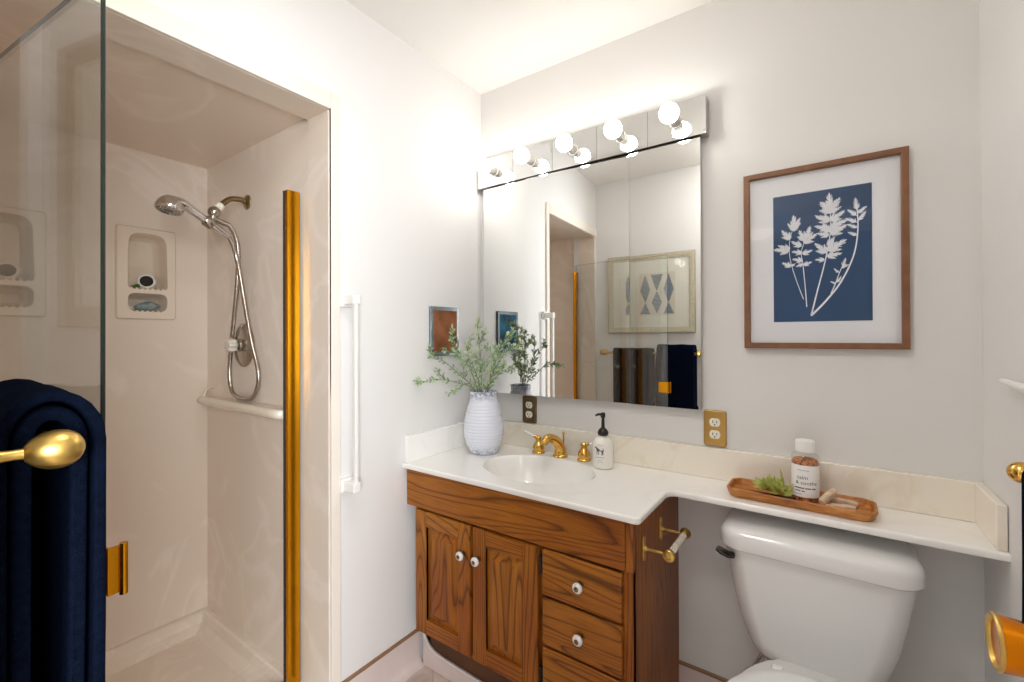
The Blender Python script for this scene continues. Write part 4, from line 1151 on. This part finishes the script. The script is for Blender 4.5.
# moulded ledge
mb = MB(); lp = [(SYF-0.0008, 1.002), (SYF-0.030, 1.000), (SYF-0.058, 1.006), (SYF-0.072, 1.016), (SYF-0.075, 1.028), (SYF-0.070, 1.038), (SYF-0.058, 1.043), (SYF-0.045, 1.041), (SYF-0.030, 1.037), (SYF-0.0008, 1.038)]
rings = []
for x, k_ in ((-2.222, 0.4), (-2.216, 0.75), (-2.200, 0.96), (-2.17, 1.0), (-2.0, 1.0), (-1.75, 1.0), (-1.60, 1.0), (-1.565, 0.96), (-1.548, 0.75), (-1.542, 0.4)):
    rings.append([V(x, SYF-0.0008 + (y-SYF)*k_, 1.022 + (z-1.022)*(0.4+0.6*k_)) for y, z in lp])
mb.rings(rings)
mb.tube(smooth_path([V(SXB+0.105, SYF-0.055, 1.036), V(SXB+0.10, SYF-0.045, 1.058), V(SXB+0.085, SYF-0.03, 1.072), V(SXB+0.07, SYF-0.004, 1.074)], 5), 0.006, 10)
tag(build('shower_ledge', mb, plain('ledge_acrylic', 'e6dac9', 0.25, coat=0.4), loc=(SXB+0.3, SYF, 1.022), angle=50), 'cream moulded ledge along the shower wall below the valve', 'shelf')

# door rails, glass door
mb = MB()
mb.box(-1.548, -1.528, 0.816, 0.8525, 0.0885, 1.800, 0.001, 1)
mb.box(-1.5278, -1.508, 0.808, 0.8525, 0.0885, 1.802, 0.002, 0)
mb.box(-1.5300, -1.5279, 0.804, 0.816, 0.0885, 1.800, 0, 2)
tag(build('strike_jamb', mb, [BRASS_AMBER, BRASS_DARK, RUBBER], loc=(-1.528, 0.82, 0.0885)), 'tall amber brass strike jamb at the far side of the shower opening', 'shower door jamb')
gd = thing('shower_door', 'frameless glass shower door swung open, with brass hinge rail, behind the towels', 'glass door', (-1.48, 0.178, 0.1))
mb = MB(); mb.box(-1.500, -1.465, 0.084, 0.103, 0.0885, 1.785, 0.002); mb.tube([V(-1.482, 0.108, 0.09), V(-1.482, 0.108, 1.785)], 0.008, 12)
build('hinge_rail', mb, BRASS_AMBER, gd)
P0 = V(-1.472, 0.110, 0); P1 = V(-0.865, 0.1900, 0); dd = (P1-P0).normalized(); nn = V(-dd.y, dd.x, 0)
FD = (dd, V(0, 0, 1), -nn if nn.y > 0 else nn)
L_ = (P1-P0).length
mb = MB()
pl = [(0, 0.115), (L_, 0.115), (L_, 1.835), (0, 1.835)]
A, B, C = FD
R = [[P0 + A*q[0] + B*q[1] + C*c for q in inset(pl, d)] for d, c in ((0.001, -0.003), (0.0, -0.002), (0.0, 0.002), (0.001, 0.003))]
mb.rings(R, mi=1, cap0=False, cap1=False)
mb.add(R[0], [(3, 2, 1, 0)], 0); mb.add(R[-1], [(0, 1, 2, 3)], 0)
build('glass_pane', mb, [GLASS, GLASS_EDGE], gd)
for s_ in (1, -1):
    mb = MB(); cc = P1 - dd*0.030
    def hb(v): return cc + dd*v.x + nn*(s_*v.y) + V(0, 0, v.z)
    mb.extr(rrect(-0.034, 0.030, 0.915, 0.985, 0.002, 2), 0.0035, 0.0065, F=(V(1, 0, 0), V(0, 0, 1), V(0, 1, 0)))
    mb.box(0.030, 0.0345, 0.0035, 0.020, 0.915, 0.985, 0.001)
    mb.tube([V(0.036, 0.022, 0.912 + 0.0152*i) for i in range(6)], 0.0052, 12)
    mb.warp(hb); build('pull_handle', mb, BRASS_AMBER, gd)

# ================================================================== TOWEL BARS AND TOWELS
BY, BZ = 0.113, 1.174
tb = thing('towel_bar', 'brass towel bar with egg-shaped ends at far left, holding the navy towels', 'towel bar', (-0.96, YF, BZ))
def egg(mb, c, ax, r=0.0208, ln=0.0245):
    prof = []
    for k_ in range(15):
        a = PI*k_/14; h = -math.cos(a); rr_ = math.sin(a)*(1 + 0.10*h)
        prof.append((r*rr_, ln*h))
    mb.lathe(prof, c, ax, 28)
for x in (-0.682, -1.262):
    mb = MB(); egg(mb, V(x, BY-0.003, BZ), (0, 1, 0))
    mb.lathe([(0.024, 0.0005), (0.023, 0.004), (0.012, 0.008), (0.0065, 0.012), (0.0055, 0.03), (0.0065, BY-YF-0.012)], (x, YF, BZ), (0, 1, 0), 20)
    build('egg_post', mb, BRASS_OLD, tb)
mb = MB(); mb.tube([V(-0.69, BY, BZ), V(-0.97, BY, BZ), V(-1.255, BY, BZ)], 0.009, 14); build('bar', mb, BRASS_OLD, tb)
def layer(x0, x1, yc, zc, hy, hz, t, zf, zbk, seed, nm=14, amp=1.0, conv=0.0):
    """one folded towel layer: an arch over the bar with both legs, swept along the bar"""
    outp = []; inp = []; n_ = 12
    for k_ in range(n_+1):
        a = PI*k_/n_; outp.append((yc + hy*math.cos(a), zc + hz*math.sin(a)))
        inp.append((yc + (hy-t)*math.cos(a), zc + (hz-t)*math.sin(a)))
    front = [(yc+hy, zf + (zc-zf)*i/14) for i in range(14)]; back = [(yc-hy, zc - (zc-zbk)*i/14) for i in range(1, 15)]
    infr = [(yc+hy-t, zf + (zc-zf)*i/14) for i in range(14)]; inbk = [(yc-hy+t, zc - (zc-zbk)*i/14) for i in range(1, 15)]
    poly = front + outp + back + list(reversed(inbk)) + list(reversed(inp)) + list(reversed(infr))
    mb = MB(); mb.extr(poly, x0, x1, 0.0048, 0.0048, F=FYZ, nmid=nm, seg=3)
    rnd = random.Random(seed); ph = [rnd.uniform(0, 6) for _ in range(6)]
    def wv(v):
        dn = max(0.0, zc - v.z); k_ = min(1, dn*3)
        y = yc + (v.y-yc)*(1 - conv*min(1, dn/0.12)) + (0.0035*math.sin(v.x*38+ph[0]) + 0.002*math.sin(v.x*71+ph[1]))*k_*amp*(1 if v.y > yc else 0.3)
        x = v.x + 0.010*dn*math.sin(ph[2]) * (1 if v.x > (x0+x1)/2 else -1) + 0.002*math.sin(v.z*23+ph[3])*k_
        return (x, y, v.z + 0.0015*math.sin(v.x*50+ph[4]))
    mb.warp(wv); return mb
def towel(x0, x1, label, seed, k=1.0):
    t = thing('bath_towel', label, 'towel', ((x0+x1)/2, BY, BZ), 'navy towels on the left bar')
    build('outer_fold', layer(x0, x1, BY, BZ, 0.0465*k, 0.062*k, 0.0125*k, 0.56, 0.62, seed, amp=k*k), TOWEL, t, angle=80)
    build('inner_fold', layer(x0+0.006, x1-0.004, BY, BZ, 0.0310*k, 0.042*k, (0.0160 if k == 1.0 else 0.0060), 0.60, 0.66, seed+5, amp=k*k, conv=0.0 if k == 1.0 else 0.45), TOWEL, t, angle=80)
towel(-0.955, -0.708, 'large navy bath towel at far left, folded over the bar behind the brass egg end', 3)
towel(-1.175, -0.985, 'navy bath towel on the far half of the bar, mirrored through the glass door', 11, 0.56)
# right wall bar and towel
RBX, RBZ = 0.2970, 1.043
tr = thing('towel_bar', 'brass towel bar with egg-shaped end on the wall to the right of the toilet', 'towel bar', (XR, 1.0, RBZ))
for yy in (1.198, 0.86):
    mb = MB(); egg(mb, V(RBX-0.006, yy, RBZ), (-1, 0, 0), 0.0195, 0.023)
    mb.lathe([(0.022, 0.0005), (0.021, 0.004), (0.011, 0.007), (0.006, 0.010), (0.006, 0.022)], (XR, yy, RBZ), (-1, 0, 0), 18)
    build('egg_post', mb, BRASS, tr)
mb = MB(); mb.tube([V(RBX, 0.865, RBZ), V(RBX, 1.195, RBZ)], 0.007, 12); build('bar', mb, BRASS, tr)
mb = layer(0.90, 1.168, 0.0, RBZ, 0.0185, 0.021, 0.0095, 0.70, 0.74, 21)
mb.warp(lambda v: (RBX - v.y, v.x, v.z))
tag(build('hand_towel', mb, TOWEL_R, loc=(RBX, 1.03, RBZ), angle=80), 'dark navy towel hanging on the right wall beside the toilet', 'towel')
# slim white rail on the right wall, only its far tip reaches the picture
wr = thing('wall_rail', 'slim white rail with rounded tip on the right wall above the brass towel bar', 'rail', (XR, 1.2, 1.19))
mb = MB(); mb.tube([V(XR-0.0150, 1.432, 1.1935), V(XR-0.0152, 1.425, 1.1935), V(XR-0.0155, 1.410, 1.1930), V(XR-0.016, 1.36, 1.192), V(XR-0.018, 1.25, 1.190), V(XR-0.018, 0.98, 1.190)], [0.001, 0.0035, 0.0052, 0.0068, 0.0085, 0.0085], 14)
build('bar', mb, WHITE_PLASTIC, wr)
for yy in (1.02, 1.19):
    mb = MB(); mb.lathe([(0.016, 0.0005), (0.015, 0.004), (0.007, 0.006), (0.007, 0.016)], (XR, yy, 1.190), (-1, 0, 0), 16); build('post', mb, WHITE_PLASTIC, wr)
# dome lamp in the hall, mirrored in the botanical print's glass
dl = thing('ceiling_lamp', 'lit dome ceiling lamp in the hall behind, reflected in the botanical picture glass', 'ceiling lamp', (-0.6, -2.2, ZC))
mb = MB(); mb.lathe([(0.17, -0.0005), (0.17, -0.02), (0.155, -0.028)], (-0.6, -2.2, ZC), (0, 0, 1), 32); build('base', mb, WHITE_TRIM, dl)
mb = MB(); mb.lathe([(0.152*math.sin(PI/2*k_/8), -0.028 - 0.09*math.cos(PI/2*k_/8)) for k_ in range(9)], (-0.6, -2.2, ZC), (0, 0, 1), 32); build('dome', mb, DOME, dl)
bl = thing('ceiling_lamp', 'added unseen fill light, a lit flush dome on the bathroom ceiling near the doorway', 'ceiling lamp', (-0.40, 0.42, ZC))  # unseen lamp added to fill the room and shower with light
mb = MB(); mb.lathe([(0.15, -0.0005), (0.15, -0.015), (0.14, -0.02)], (-0.40, 0.42, ZC), (0, 0, 1), 32); build('base', mb, WHITE_TRIM, bl)
mb = MB(); mb.lathe([(0.138*math.sin(PI/2*k_/8), -0.020 - 0.05*math.cos(PI/2*k_/8)) for k_ in range(9)], (-0.40, 0.42, ZC), (0, 0, 1), 32); build('dome', mb, FILL_DOME, bl)
